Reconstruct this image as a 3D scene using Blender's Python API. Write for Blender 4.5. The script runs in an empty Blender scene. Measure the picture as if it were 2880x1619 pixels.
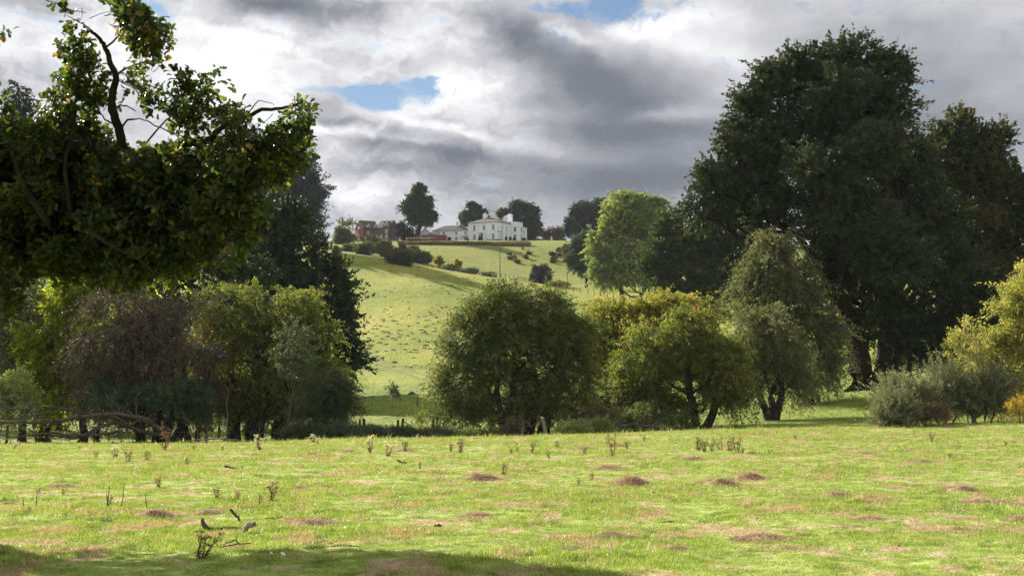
import bpy, math, random
import numpy as np
from mathutils import Vector
R = math.radians
rng = np.random.default_rng(7)
scene = bpy.context.scene
COL = scene.collection

# ------------------------------------------------------------------ camera, sun, exposure
FD = 3578.0                    # focal length in photo units (photo 2576 x 1448)
PITCH = math.atan((950 - 724) / FD)
CP, SP = math.cos(PITCH), math.sin(PITCH)
EYE = 1.7
K = 1.43                       # depth unit used by all the distances below (metres per unit)
cam_d = bpy.data.cameras.new("camera"); cam_d.lens = 50; cam_d.sensor_width = 36
cam_d.clip_start = 0.2; cam_d.clip_end = 20000
cam = bpy.data.objects.new("camera", cam_d); COL.objects.link(cam)
cam.location = (0, 0, EYE); cam.rotation_euler = (R(90) + PITCH, 0, 0)
scene.camera = cam
SUN_AZ, SUN_EL = -40.0, 27.5
sdir = Vector((math.sin(R(SUN_AZ)) * math.cos(R(SUN_EL)), math.cos(R(SUN_AZ)) * math.cos(R(SUN_EL)), math.sin(R(SUN_EL))))
sl = bpy.data.lights.new("sun", 'SUN'); sl.energy = 5.0; sl.angle = R(0.5); sl.color = (1.0, 0.93, 0.82)
so = bpy.data.objects.new("sun", sl); COL.objects.link(so)
so.rotation_euler = sdir.to_track_quat('Z', 'Y').to_euler(); so.location = (-40, 30, 60)
scene.view_settings.view_transform = 'Standard'; scene.view_settings.look = 'None'
scene.view_settings.exposure = 1.45; scene.view_settings.gamma = 1.0
scene.view_settings.use_curve_mapping = False
try:
    scene.cycles.use_denoising = True
    scene.cycles.denoiser = 'OPENIMAGEDENOISE'
    scene.cycles.max_bounces = 6; scene.cycles.diffuse_bounces = 3; scene.cycles.transmission_bounces = 4
    scene.cycles.use_adaptive_sampling = True; scene.cycles.adaptive_threshold = 0.015
    scene.cycles.volume_bounces = 0
except Exception: pass

def ray(u, v):
    a = (u - 1288) / FD; b = (724 - v) / FD
    return a / (CP - b * SP), (SP + b * CP) / (CP - b * SP)
def P(u, v, D):
    """point at photo position u, v and depth D (units of K metres)"""
    a, b = ray(u, v); Y = D * K
    return np.array((a * Y, Y, EYE + b * Y))
def azel(u, v):
    a, b = ray(u, v)
    return math.atan2(a, 1), math.atan2(b, math.hypot(a, 1))
def mpp(D): return D * K / FD

# ------------------------------------------------------------------ world: nishita sky under broken cloud
world = bpy.data.worlds.new("World"); scene.world = world; world.use_nodes = True
nt = world.node_tree; nt.nodes.clear()
class N:
    """tiny node-graph helper"""
    def __init__(s, nt): s.nt = nt
    def n(s, t, **kw):
        nd = s.nt.nodes.new(t)
        for k, v in kw.items(): setattr(nd, k, v)
        return nd
    def put(s, sock, v):
        if v is None: return
        if hasattr(v, 'is_output') or isinstance(v, bpy.types.NodeSocket): s.nt.links.new(v, sock)
        else: sock.default_value = v
    def m(s, op, a, b=None, c=None, clamp=False):
        nd = s.n('ShaderNodeMath', operation=op, use_clamp=clamp)
        s.put(nd.inputs[0], a); s.put(nd.inputs[1], b); s.put(nd.inputs[2], c)
        return nd.outputs[0]
    def vm(s, op, a, b=None, scale=None):
        nd = s.n('ShaderNodeVectorMath', operation=op)
        s.put(nd.inputs[0], a); s.put(nd.inputs[1], b)
        if scale is not None: s.put(nd.inputs['Scale'], scale)
        return nd.outputs['Value'] if op in ('LENGTH', 'DOT_PRODUCT') else nd.outputs[0]
    def noise(s, vec, scale, detail=4, rough=.55, dist=0., color=False, dim='3D'):
        nd = s.n('ShaderNodeTexNoise', noise_dimensions=dim)
        s.put(nd.inputs['Vector'], vec); nd.inputs['Scale'].default_value = scale
        nd.inputs['Detail'].default_value = detail; nd.inputs['Roughness'].default_value = rough
        nd.inputs['Distortion'].default_value = dist
        return nd.outputs['Color' if color else 'Fac']
    def ramp(s, fac, stops, interp='LINEAR'):
        nd = s.n('ShaderNodeValToRGB'); s.put(nd.inputs[0], fac); cr = nd.color_ramp; cr.interpolation = interp
        while len(cr.elements) > 1: cr.elements.remove(cr.elements[-1])
        for i, (p, c) in enumerate(stops):
            e = cr.elements[0] if i == 0 else cr.elements.new(p)
            e.position = p; e.color = tuple(c) + (1,) if len(c) == 3 else c
        return nd.outputs[0]
    def mix(s, f, a, b, mode='MIX'):
        nd = s.n('ShaderNodeMix', data_type='RGBA', blend_type=mode)
        s.put(nd.inputs[0], f)
        for i, v in ((6, a), (7, b)):
            if isinstance(v, (tuple, list)) and len(v) == 3: v = tuple(v) + (1,)
            s.put(nd.inputs[i], v)
        return nd.outputs[2]
    def sstep(s, x, lo, hi):
        nd = s.n('ShaderNodeMapRange', interpolation_type='SMOOTHSTEP')
        s.put(nd.inputs[0], x); nd.inputs[1].default_value = lo; nd.inputs[2].default_value = hi
        return nd.outputs[0]
    def comb(s, x, y, z):
        nd = s.n('ShaderNodeCombineXYZ')
        for i, v in enumerate((x, y, z)): s.put(nd.inputs[i], v)
        return nd.outputs[0]
    def sep(s, v):
        nd = s.n('ShaderNodeSeparateXYZ'); s.put(nd.inputs[0], v); return nd.outputs
w = N(nt)
sky = w.n('ShaderNodeTexSky', sky_type='NISHITA', sun_disc=False)
sky.sun_elevation = R(SUN_EL); sky.sun_rotation = R(SUN_AZ) % (2 * math.pi)
sky.air_density = 1.0; sky.dust_density = 0.6; sky.ozone_density = 2.5
d = w.n('ShaderNodeTexCoord').outputs['Generated']
dx, dy, dz = w.sep(d)
azm = w.m('ARCTAN2', dx, dy); elm = w.m('ARCSINE', dz)
ae = w.comb(azm, elm, 0.0)
# layered coordinates: stretched sideways near the horizon like a real cloud deck
inv = w.m('DIVIDE', 1.0, w.m('ADD', w.m('MAXIMUM', dz, 0.0), 0.12))
deck = w.comb(w.m('MULTIPLY', dx, inv), w.m('MULTIPLY', dy, inv), 0.0)
warp = w.vm('SUBTRACT', w.noise(deck, 2.2, 4, .6, color=True), (.5, .5, .5))
warp2 = w.vm('SUBTRACT', w.noise(ae, 42.0, 4, .62, color=True), (.5, .5, .5))
aew = w.vm('ADD', ae, w.vm('MULTIPLY', warp2, (.034, .015, 0)))
aew = w.vm('ADD', aew, w.vm('MULTIPLY', warp, (.035, .012, 0)))
def blobs(lst, vec):
    tot = None
    for (u, v, ru, rv, rot, amp) in lst:
        a, e = azel(u, v)
        mp = w.n('ShaderNodeMapping', vector_type='TEXTURE')
        nt.links.new(vec, mp.inputs['Vector'])
        mp.inputs['Location'].default_value = (a, e, 0)
        mp.inputs['Rotation'].default_value = (0, 0, R(rot))
        mp.inputs['Scale'].default_value = (ru / FD, rv / FD, 1)
        l = w.vm('DOT_PRODUCT', mp.outputs[0], mp.outputs[0])
        g = w.m('MULTIPLY', w.m('POWER', 2.718, w.m('MULTIPLY', l, -1.0)), amp)
        tot = g if tot is None else w.m('ADD', tot, g)
    return tot
SKY_HOLES = [(1500, 20, 150, 42, 0, 1.2), (1420, 45, 70, 22, -10, .7), (1600, 15, 60, 40, 20, .8),
    (1000, 225, 95, 34, 8, 1.1), (880, 232, 150, 20, 0, .9), (960, 262, 80, 18, 0, .9), (1085, 205, 35, 22, 0, .5),
    (870, 165, 70, 12, -8, .45), (760, 190, 60, 10, 0, .35), (1100, 297, 90, 8, -4, .7), (410, 45, 60, 40, -30, .9),
    (330, 12, 60, 18, 0, .7), (95, 48, 90, 16, -5, .75), (130, 80, 50, 9, 0, .4), (1640, 292, 60, 9, 0, .35),
    (640, 250, 40, 8, 0, .3), (900, 128, 30, 9, 0, .4)]
SKY_DARK = [(1420, 170, 220, 90, -28, .32), (1620, 260, 260, 90, -22, .32), (1300, 75, 90, 45, -25, .26), (1350, 545, 700, 60, 0, .16), (1900, 330, 380, 70, -5, .28),
    (1050, 365, 260, 34, -8, .50), (1420, 455, 420, 60, -3, .36), (960, 420, 130, 26, 0, .30), (720, 15, 210, 40, -3, .50),
    (2300, 160, 420, 200, -12, .20), (1480, 340, 160, 40, -5, .35), (120, 165, 130, 30, 0, .22), (860, 305, 110, 10, 0, .18),
    (2450, 380, 300, 120, 0, .20), (1700, 440, 250, 60, 0, .30), (1330, 250, 70, 24, 0, .14), (560, 60, 120, 14, -10, .15)]
SKY_BRIGHT = [(620, 110, 190, 60, -6, .30), (1180, 95, 45, 28, 0, .22), (1640, 75, 120, 26, 8, .40), (1440, 95, 90, 18, -20, .30), (1800, 60, 110, 80, 0, .16),
    (1690, 292, 110, 22, 0, .34), (900, 335, 260, 13, -6, .35), (880, 480, 70, 42, 0, .16), (1150, 330, 170, 14, -12, .30),
    (1120, 240, 90, 34, 0, .22), (250, 140, 160, 70, 0, .22), (560, 200, 140, 60, 0, .28), (40, 110, 80, 60, 0, .12), 
    (1230, 215, 110, 30, -10, .18), (1760, 130, 150, 30, -10, .16)]
holes = w.m('MULTIPLY', blobs(SKY_HOLES, aew), .82); dark = blobs(SKY_DARK, w.vm('ADD', ae, w.vm('MULTIPLY', warp2, (.030, .012, 0))))
bright = blobs(SKY_BRIGHT, aew)
aw3 = w.vm('ADD', w.vm('MULTIPLY', ae, (1, 1.9, 1)), w.vm('MULTIPLY', warp2, (.05, .05, 0)))
fine = w.noise(aw3, 26.0, 9, .62, .35)
bill = w.noise(aw3, 11.0, 8, .60, .6)
big = w.noise(deck, 1.3, 4, .55, .3)
# within the mapped part of the sky only the listed gaps open; elsewhere the deck breaks up on its own
front = w.m('MULTIPLY', w.sstep(dy, .72, .9), w.sstep(elm, .50, .33))
rest = w.m('MULTIPLY', w.m('SUBTRACT', 1.0, front), w.m('MULTIPLY_ADD', big, 3.0, -1.45))
holesum = w.m('ADD', w.m('ADD', holes, rest), w.m('MULTIPLY_ADD', fine, 3.2, -1.6))
cover = w.m('SUBTRACT', 1.0, w.m('MULTIPLY', w.sstep(holesum, .24, .95), .92))
mot = w.noise(w.vm('MULTIPLY', ae, (1, 2.0, 1)), 9.0, 5, .55, .4)
sh = w.m('ADD', .70, w.m('SUBTRACT', bright, dark))
leftm = w.m('MULTIPLY_ADD', w.sstep(azm, .10, -.10), .75, .25)
sh = w.m('ADD', sh, w.m('MULTIPLY', leftm, w.m('ADD', w.m('MULTIPLY_ADD', fine, .95, -.44), w.m('MULTIPLY_ADD', bill, .75, -.33))))
sh = w.m('ADD', sh, w.m('MULTIPLY_ADD', mot, .5, -.25))
sh = w.m('ADD', sh, w.m('MULTIPLY', w.m('SUBTRACT', 1.0, front), .06))
ccol = w.ramp(sh, [(0, (.13, .145, .18)), (.22, (.19, .205, .245)), (.45, (.34, .35, .385)), (.7, (.60, .60, .63)), (.88, (.84, .84, .86)), (1, (.98, .98, .98))])
CLOUD_GAIN = 3.9        # Background strength is 0.1
ccol = w.vm('SCALE', ccol, None, scale=CLOUD_GAIN)
skyc = w.mix(1.0, sky.outputs[0], (.24, .29, .33), 'MULTIPLY')
fin = w.mix(cover, skyc, ccol)
bg = w.n('ShaderNodeBackground'); bg.inputs['Strength'].default_value = 0.1
nt.links.new(fin, bg.inputs['Color'])
nt.links.new(bg.outputs[0], w.n('ShaderNodeOutputWorld').inputs['Surface'])

# ------------------------------------------------------------------ object helpers
def tag(o, label=None, cat=None, group=None, kind=None):
    if label: o['label'] = label
    if cat: o['category'] = cat
    if group: o['group'] = group
    if kind: o['kind'] = kind
    return o
def thing(name, label, cat, loc=(0, 0, 0), rz=0, group=None):
    o = bpy.data.objects.new(name, None); COL.objects.link(o); o.empty_display_size = .2
    o.location = tuple(float(c) for c in loc); o.rotation_euler = (0, 0, rz)
    return tag(o, label, cat, group)
class MB:
    def __init__(s): s.v = []; s.q = []; s.t = []; s.nv = 0; s.attr = []
    def add(s, v, q=None, t=None, a=0.5):
        v = np.asarray(v, float).reshape(-1, 3)
        if q is not None and len(q): s.q.append(np.asarray(q, int).reshape(-1, 4) + s.nv)
        if t is not None and len(t): s.t.append(np.asarray(t, int).reshape(-1, 3) + s.nv)
        s.v.append(v); s.nv += len(v)
        s.attr.append(np.full(len(v), a, float) if np.isscalar(a) else np.asarray(a, float))
        return s
    def box(s, x0, x1, y0, y1, z0, z1):
        v = [(x, y, z) for z in (z0, z1) for y in (y0, y1) for x in (x0, x1)]
        return s.add(v, [(0, 2, 3, 1), (4, 5, 7, 6), (0, 1, 5, 4), (1, 3, 7, 5), (3, 2, 6, 7), (2, 0, 4, 6)])
    def tube(s, pts, rad, n=6, cap=True):
        pts = np.asarray(pts, float); m = len(pts); rad = np.broadcast_to(np.asarray(rad, float), (m,))
        tan = np.gradient(pts, axis=0); tan /= np.linalg.norm(tan, axis=1)[:, None] + 1e-9
        ref = np.where(np.abs(tan[:, 2:3]) > .9, np.array([[1., 0, 0]]), np.array([[0, 0, 1.]]))
        ref = np.broadcast_to(ref[m // 2], (m, 3))
        a = np.cross(tan, ref); a /= np.linalg.norm(a, axis=1)[:, None] + 1e-9
        b = np.cross(tan, a)
        th = np.arange(n) / n * 2 * math.pi
        v = pts[:, None] + rad[:, None, None] * (np.cos(th)[None, :, None] * a[:, None] + np.sin(th)[None, :, None] * b[:, None])
        i = np.arange(m - 1)[:, None] * n; j = np.arange(n)[None]; j2 = (j + 1) % n
        q = np.stack([i + j, i + j2, i + n + j2, i + n + j], -1).reshape(-1, 4)
        t = None
        if cap:
            v = np.concatenate([v.reshape(-1, 3), pts[-1:], pts[:1]]); c = m * n
            jj = np.arange(n); t = np.concatenate([np.stack([(m - 1) * n + jj, (m - 1) * n + (jj + 1) % n, np.full(n, c)], -1),
                                                   np.stack([(jj + 1) % n, jj, np.full(n, c + 1)], -1)])
        return s.add(v.reshape(-1, 3), q, t)
    def build(s, name, mat, parent=None, smooth=False, origin=None, loc=None, attr=False):
        V = np.concatenate(s.v) if s.v else np.zeros((0, 3))
        if origin is not None: V = V - np.asarray(origin)
        Q = np.concatenate(s.q) if s.q else np.zeros((0, 4), int)
        T = np.concatenate(s.t) if s.t else np.zeros((0, 3), int)
        me = bpy.data.meshes.new(name)
        me.vertices.add(len(V)); me.vertices.foreach_set('co', V.astype(np.float32).ravel())
        nl = Q.size + T.size; me.loops.add(nl)
        me.loops.foreach_set('vertex_index', np.concatenate([Q.ravel(), T.ravel()]).astype(np.int32))
        me.polygons.add(len(Q) + len(T))
        ls = np.concatenate([np.arange(len(Q)) * 4, Q.size + np.arange(len(T)) * 3]).astype(np.int32)
        me.polygons.foreach_set('loop_start', ls)
        me.polygons.foreach_set('use_smooth', np.full(len(Q) + len(T), bool(smooth)))
        if attr:
            at = me.attributes.new('tint', 'FLOAT', 'POINT'); at.data.foreach_set('value', np.concatenate(s.attr or [np.zeros(0)]).astype(np.float32))
        me.update(calc_edges=True); me.validate()
        me.materials.append(mat)
        o = bpy.data.objects.new(name, me); COL.objects.link(o)
        if parent is not None: o.parent = parent
        if loc is not None: o.location = tuple(float(c) for c in loc)
        return o
def copy_tree(o, parent=None):
    c = o.copy(); COL.objects.link(c)
    if parent is not None: c.parent = parent
    for ch in list(o.children): copy_tree(ch, c)
    return c
_perm = np.random.default_rng(3).random((256, 256))
def vnoise(x, y):
    xi = np.floor(x).astype(int); yi = np.floor(y).astype(int); fx = x - xi; fy = y - yi
    fx = fx * fx * (3 - 2 * fx); fy = fy * fy * (3 - 2 * fy)
    g = lambda a, b: _perm[a & 255, b & 255]
    return (g(xi, yi) * (1 - fx) + g(xi + 1, yi) * fx) * (1 - fy) + (g(xi, yi + 1) * (1 - fx) + g(xi + 1, yi + 1) * fx) * fy - .5
def fbm(x, y, o=4):
    return sum(vnoise(x * 2 ** i + 17 * i, y * 2 ** i + 31 * i) / 2 ** i for i in range(o))

# ------------------------------------------------------------------ materials
MATS = {}
def newmat(name):
    m = bpy.data.materials.new(name); m.use_nodes = True; m.node_tree.nodes.clear(); MATS[name] = m
    return m, N(m.node_tree)
def finish(m, g, shader):
    m.node_tree.links.new(shader, g.n('ShaderNodeOutputMaterial').inputs['Surface'])
def principled(g, col, rough=.7, spec=.3, bump=None, bdist=.02, bstr=.5, metal=0.):
    p = g.n('ShaderNodeBsdfPrincipled')
    if isinstance(col, tuple) and len(col) == 3: col = col + (1,)
    g.put(p.inputs['Base Color'], col); g.put(p.inputs['Roughness'], rough)
    p.inputs['Specular IOR Level'].default_value = spec; p.inputs['Metallic'].default_value = metal
    if bump is not None:
        b = g.n('ShaderNodeBump'); b.inputs['Distance'].default_value = bdist; b.inputs['Strength'].default_value = bstr
        g.put(b.inputs['Height'], bump); g.nt.links.new(b.outputs[0], p.inputs['Normal'])
    return p.outputs[0]
def simple(name, col, rough=.7, spec=.3, var=.25, scale=3., bump=.0, metal=0., col2=None):
    m, g = newmat(name)
    tc = g.n('ShaderNodeTexCoord').outputs['Object']
    nz = g.noise(tc, scale, 5, .6)
    c2 = col2 or tuple(c * (1 - var) for c in col)
    c = g.mix(g.sstep(nz, .35, .65), col, c2)
    finish(m, g, principled(g, c, rough, spec, nz if bump else None, bump, .8, metal))
    return m
def leafmat(name, stops, trans=.38, rough=.62, spec=.2, tgain=1.7):
    m, g = newmat(name)
    a = g.n('ShaderNodeAttribute', attribute_name='tint').outputs['Fac']
    c = g.ramp(a, [(q_, tuple(min(.6, x_ * 1.18) for x_ in c_)) for q_, c_ in stops])
    p = principled(g, c, rough, spec)
    tl = g.n('ShaderNodeBsdfTranslucent')
    tcol = g.mix(1.0, g.vm('SCALE', c, None, scale=tgain), (1.0, 1.0, .45), 'MULTIPLY')
    g.put(tl.inputs['Color'], tcol)
    mx = g.n('ShaderNodeMixShader'); mx.inputs[0].default_value = trans
    m.node_tree.links.new(p, mx.inputs[1]); m.node_tree.links.new(tl.outputs[0], mx.inputs[2])
    finish(m, g, mx.outputs[0])
    return m
leafmat('leaf_near_oak', [(0, (.010, .016, .006)), (.5, (.024, .036, .010)), (.85, (.06, .08, .016)), (1, (.20, .12, .03))], .50, .42, .4, 2.2)
leafmat('leaf_oak', [(0, (.022, .036, .014)), (.55, (.042, .062, .022)), (.9, (.07, .09, .03)), (1, (.12, .10, .03))], .22)
leafmat('leaf_giant', [(0, (.020, .031, .017)), (.55, (.038, .053, .026)), (.9, (.068, .08, .04)), (1, (.09, .08, .04))], .15)
leafmat('leaf_oak_brown', [(0, (.025, .036, .014)), (.5, (.045, .056, .02)), (.85, (.07, .07, .025)), (1, (.12, .08, .03))], .25)
leafmat('leaf_dark', [(0, (.014, .024, .010)), (.6, (.028, .044, .016)), (1, (.05, .075, .022))], .15)
leafmat('leaf_blue', [(0, (.022, .03, .028)), (.6, (.035, .048, .04)), (1, (.05, .065, .05))], .10)
leafmat('leaf_haw', [(0, (.042, .060, .022)), (.5, (.085, .112, .040)), (.82, (.14, .16, .055)), (.95, (.19, .13, .05)), (1, (.19, .07, .04))], .30)
leafmat('leaf_haw_green', [(0, (.055, .075, .02)), (.5, (.12, .145, .04)), (.85, (.22, .23, .065)), (.96, (.19, .12, .03)), (1, (.2, .06, .03))], .36)
leafmat('leaf_haw_yellow', [(0, (.09, .11, .025)), (.5, (.20, .195, .05)), (.85, (.32, .27, .08)), (1, (.26, .13, .03))], .42)
leafmat('leaf_haw_grey', [(0, (.06, .075, .035)), (.5, (.12, .135, .065)), (.85, (.19, .19, .10)), (1, (.17, .11, .06))], .28)
leafmat('leaf_brown', [(0, (.055, .044, .036)), (.5, (.10, .08, .068)), (.8, (.13, .12, .09)), (1, (.16, .08, .06))], .12, .55, .3)
leafmat('leaf_greygreen', [(0, (.04, .055, .03)), (.6, (.08, .10, .055)), (1, (.13, .15, .085))], .2, .6, .2)
leafmat('leaf_yellow', [(0, (.07, .10, .014)), (.5, (.15, .18, .025)), (1, (.33, .32, .04))], .45, tgain=1.7)
leafmat('leaf_bright', [(0, (.11, .15, .06)), (.5, (.20, .245, .10)), (.85, (.31, .34, .13)), (1, (.40, .37, .10))], .35, tgain=1.4)
leafmat('leaf_edge', [(0, (.12, .14, .045)), (.5, (.24, .24, .08)), (.85, (.38, .34, .12)), (1, (.30, .15, .08))], .4)
leafmat('leaf_gorse', [(0, (.07, .075, .045)), (.5, (.15, .165, .10)), (.85, (.25, .27, .18)), (1, (.24, .17, .11))], .2)
leafmat('leaf_dead', [(0, (.09, .055, .04)), (.6, (.17, .11, .075)), (1, (.26, .19, .13))], .2)
leafmat('leaf_rust', [(0, (.055, .052, .03)), (.5, (.11, .09, .05)), (1, (.17, .12, .07))], .2)
leafmat('leaf_orange', [(0, (.16, .14, .03)), (.5, (.30, .22, .05)), (1, (.45, .28, .06))], .4)
leafmat('leaf_bluegreen', [(0, (.03, .055, .03)), (.6, (.06, .095, .055)), (1, (.10, .14, .07))], .2)
simple('bark', (.055, .045, .035), .9, .2, .5, 6, .05, col2=(.02, .017, .014))
simple('bark_dark', (.028, .023, .018), .9, .15, .5, 6, .05)
simple('bark_grey', (.14, .125, .11), .9, .2, .5, 8, .03, col2=(.05, .045, .04))
simple('dead_wood', (.12, .10, .08), .85, .25, .5, 9, .02, col2=(.045, .037, .03))
simple('pale_wood', (.34, .29, .25), .8, .25, .4, 14, .01, col2=(.12, .10, .085))

# ------------------------------------------------------------------ terrain
YN = np.array([9, 20, 45, 52, 60, 80, 100, 130, 160, 200, 250, 290, 310, 345, 385, 400.])
PROF = {
 -600: [1448,1212,1125,1118,1110,1085,1050,1000,930,850,760,700,690,670,640,630],
 0:    [1448,1210,1122,1119,1112,1085,1055,1010,940,860,760,680,665,650,640,630],
 500:  [1448,1210,1118,1117,1110,1085,1050,1000,920,830,720,655,645,635,622,615],
 850:  [1448,1210,1108,1109,1101,1060,1012,955,890,805,700,633,634,628,614,609],
 1000: [1448,1210,1104,1107,1100,1062,1005,950,890,805,710,655,657,640,612,607],
 1100: [1448,1210,1102,1107,1100,1062,1005,950,892,812,722,675,678,655,612,605],
 1200: [1448,1210,1100,1106,1100,1062,1008,952,895,820,740,693,695,665,612,605],
 1400: [1448,1208,1098,1104,1098,1064,1015,955,898,832,757,719,716,680,612,605],
 1600: [1448,1206,1090,1094,1088,1056,1010,950,895,835,768,738,730,700,622,608],
 1900: [1448,1204,1080,1082,1072,1030,985,940,885,820,760,720,705,670,630,618],
 2200: [1448,1202,1074,1074,1060,985,948,910,860,800,740,700,690,660,630,620],
 2576: [1448,1200,1062,1064,1050,985,940,900,850,790,740,700,690,660,630,620],
 3300: [1448,1195,1050,1054,1044,985,940,900,850,790,740,700,690,660,630,620]}
LY = np.linspace(math.log(4), math.log(5000), 900)
def _pchip(x, y, xi):
    h = np.diff(x); dl = np.diff(y) / h; n = len(x); dd = np.zeros(n)
    for i in range(1, n - 1):
        if dl[i-1] * dl[i] > 0:
            w1 = 2*h[i]+h[i-1]; w2 = h[i]+2*h[i-1]; dd[i] = (w1+w2)/(w1/dl[i-1]+w2/dl[i])
    dd[0] = dl[0]; dd[-1] = dl[-1]
    k = np.clip(np.searchsorted(x, xi) - 1, 0, n - 2); t = (xi - x[k]) / h[k]
    return (2*t**3-3*t**2+1)*y[k] + (t**3-2*t**2+t)*h[k]*dd[k] + (-2*t**3+3*t**2)*y[k+1] + (t**3-t**2)*h[k]*dd[k+1]
us = sorted(PROF); cols = []
for u in us:
    ys = [0.] + list(YN * K); zs = [0.]
    for Y, v in zip(YN, PROF[u]): zs.append(EYE + ray(u, v)[1] * Y * K)
    z4 = zs[-1]
    for Y, dzz in ((430, 0.3), (480, -1.), (700, -18.), (1500, -60), (3600, -90)): ys.append(Y * K); zs.append(z4 + dzz)
    cols.append(_pchip(np.array(ys), np.array(zs), np.exp(LY)))
cols = np.array(cols)
TH = np.linspace(math.atan(ray(us[0], 950)[0]), math.atan(ray(us[-1], 950)[0]), 300)
thu = np.array([math.atan(ray(u, 950)[0]) for u in us])
ZT = np.array([np.interp(TH, thu, cols[:, j]) for j in range(len(LY))]).T
_k = np.exp(-.5 * (np.arange(-14, 15) / 5.5) ** 2); _k /= _k.sum()
_pad = np.concatenate([np.repeat(ZT[:1], 14, 0), ZT, np.repeat(ZT[-1:], 14, 0)])
ZT = sum(_k[i] * _pad[i:i + len(TH)] for i in range(29))
def H(x, y):
    x = np.asarray(x, float); y = np.asarray(y, float)
    r = np.hypot(x, y) + 1e-6; th = np.arctan2(x, y); thc = np.clip(th, TH[0], TH[-1])
    Y = np.maximum(r * np.cos(thc), 4.01)
    a = (thc - TH[0]) / (TH[1] - TH[0]); b = np.clip((np.log(Y) - LY[0]) / (LY[1] - LY[0]), 0, len(LY) - 1.001)
    ai = np.clip(a.astype(int), 0, len(TH) - 2); bi = b.astype(int); fa = a - ai; fb = b - bi
    z = (ZT[ai, bi]*(1-fa)+ZT[ai+1, bi]*fa)*(1-fb) + (ZT[ai, bi+1]*(1-fa)+ZT[ai+1, bi+1]*fa)*fb
    sm = np.clip((np.maximum(r, 0) - 3) / 6, 0, 1)
    z = z * np.clip(r / 6, 0, 1)
    far = np.clip((Y - 75) / 60, 0, 1)
    z = z + sm * (.06 * fbm(x * .45, y * .35, 3) + .03 * fbm(x * 1.7, y * 1.5, 2) * (1 - far)) + far * (.9 * fbm(x * .05, y * .03, 3) + .25 * fbm(x * .25, y * .12, 3)) * np.clip((450-Y)/100, .1, 1)
    return z
def hit(u, v):
    """ground point seen at photo position u, v"""
    a, b = ray(u, v); Ys = np.exp(np.linspace(math.log(8), math.log(620), 5000))
    below = (EYE + b * Ys) < H(a * Ys, Ys)
    i = int(np.argmax(below)) if below.any() else len(Ys) - 1
    return np.array((a * Ys[i], Ys[i], float(H(a * Ys[i], Ys[i]))))
def gnd(u, D):
    Y = D * K; x = ray(u, 950)[0] * Y
    return np.array((x, Y, float(H(x, Y))))

def grass_color(g, near=True):
    pos = g.n('ShaderNodeNewGeometry').outputs['Position']
    n1 = g.noise(g.vm('MULTIPLY', pos, (1.25, .72, 0)), 1.0, 5, .62, .6)       # patches
    n2 = g.noise(g.vm('MULTIPLY', pos, (3.1, 2.3, 0)), 1.0, 4, .6)
    n3 = g.noise(g.vm('MULTIPLY', pos, (.13, .06, 0)), 1.0, 3, .5)
    n4 = g.noise(g.vm('MULTIPLY', pos, (14, 11, 9)), 1.0, 3, .6)
    base = g.ramp(n2, [(.30, (.14, .205, .030)), (.50, (.275, .35, .072)), (.68, (.42, .46, .15))])
    base = g.mix(g.m('MULTIPLY', g.sstep(n3, .4, .65), .5), base, (.25, .29, .055))
    dry = g.ramp(n4, [(.3, (.30, .19, .13)), (.7, (.58, .42, .32))])
    f = g.sstep(g.m('ADD', n1, g.m('MULTIPLY_ADD', n2, .28, -.14)), .50, .61)
    return g.mix(g.m('MULTIPLY', f, .85), base, dry), n4, n2, pos
m, g = newmat('ground_grass')
cnear, n4, n2, pos = grass_color(g)
py_ = g.sep(pos)[1]
farf = g.sstep(py_, 66, 92)
# pasture further off: greener in the dip, yellow-green and dry-flecked on the slope
h1 = g.noise(g.vm('MULTIPLY', pos, (.05, .022, .05)), 1.0, 5, .6, .4)
h2 = g.noise(g.vm('MULTIPLY', pos, (.5, .16, .3)), 1.0, 5, .65, .3)
h3 = g.noise(g.vm('MULTIPLY', pos, (2.6, .8, 1.5)), 1.0, 4, .6)
hill = g.ramp(h1, [(.32, (.10, .15, .012)), (.5, (.18, .22, .018)), (.66, (.28, .27, .045))])
hill = g.mix(g.sstep(h2, .42, .72), hill, (.245, .235, .055))
hill = g.mix(g.m('MULTIPLY', g.sstep(h3, .5, .75), .55), hill, (.07, .10, .022))
low = g.ramp(h2, [(.35, (.10, .145, .018)), (.65, (.19, .225, .035))])
hill = g.mix(g.sstep(py_, 150, 205), low, hill)
hill = g.mix(g.m('MULTIPLY', g.sstep(py_, 440, 470), .55), hill, g.ramp(h2, [(.35, (.08, .13, .02)), (.55, (.16, .17, .035)), (.7, (.19, .15, .055))]))
c = g.mix(farf, g.mix(.25, cnear, (.10, .11, .03)), hill)
bh = g.m('ADD', g.m('MULTIPLY', n4, .3), g.m('ADD', g.m('MULTIPLY', n2, .7), g.m('MULTIPLY', g.m('MULTIPLY', h3, 3.5), farf)))
finish(m, g, principled(g, c, .95, .1, bh, .12, .9))
# polar sheet round the camera out to the horizon
th = np.concatenate([np.linspace(-26, 26, 620), np.linspace(27, 333, 103)]) * math.pi / 180
rr = np.concatenate([[.01], np.exp(np.linspace(math.log(2), math.log(760), 620)), np.exp(np.linspace(math.log(800), math.log(6000), 24))])
TT, RR = np.meshgrid(th, rr); X = np.sin(TT) * RR; Y_ = np.cos(TT) * RR; Z = H(X, Y_)
nr, nth = X.shape
i = np.arange(nr - 1)[:, None] * nth; j = np.arange(nth)[None]; j2 = (j + 1) % nth
mb = MB(); mb.add(np.stack([X, Y_, Z], -1).reshape(-1, 3), np.stack([i + j, i + nth + j, i + nth + j2, i + j2], -1).reshape(-1, 4))
ground = mb.build('ground', MATS['ground_grass'], smooth=True); tag(ground, 'rolling pasture from the near field up to the house on the hill', None, None, 'structure')
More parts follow.
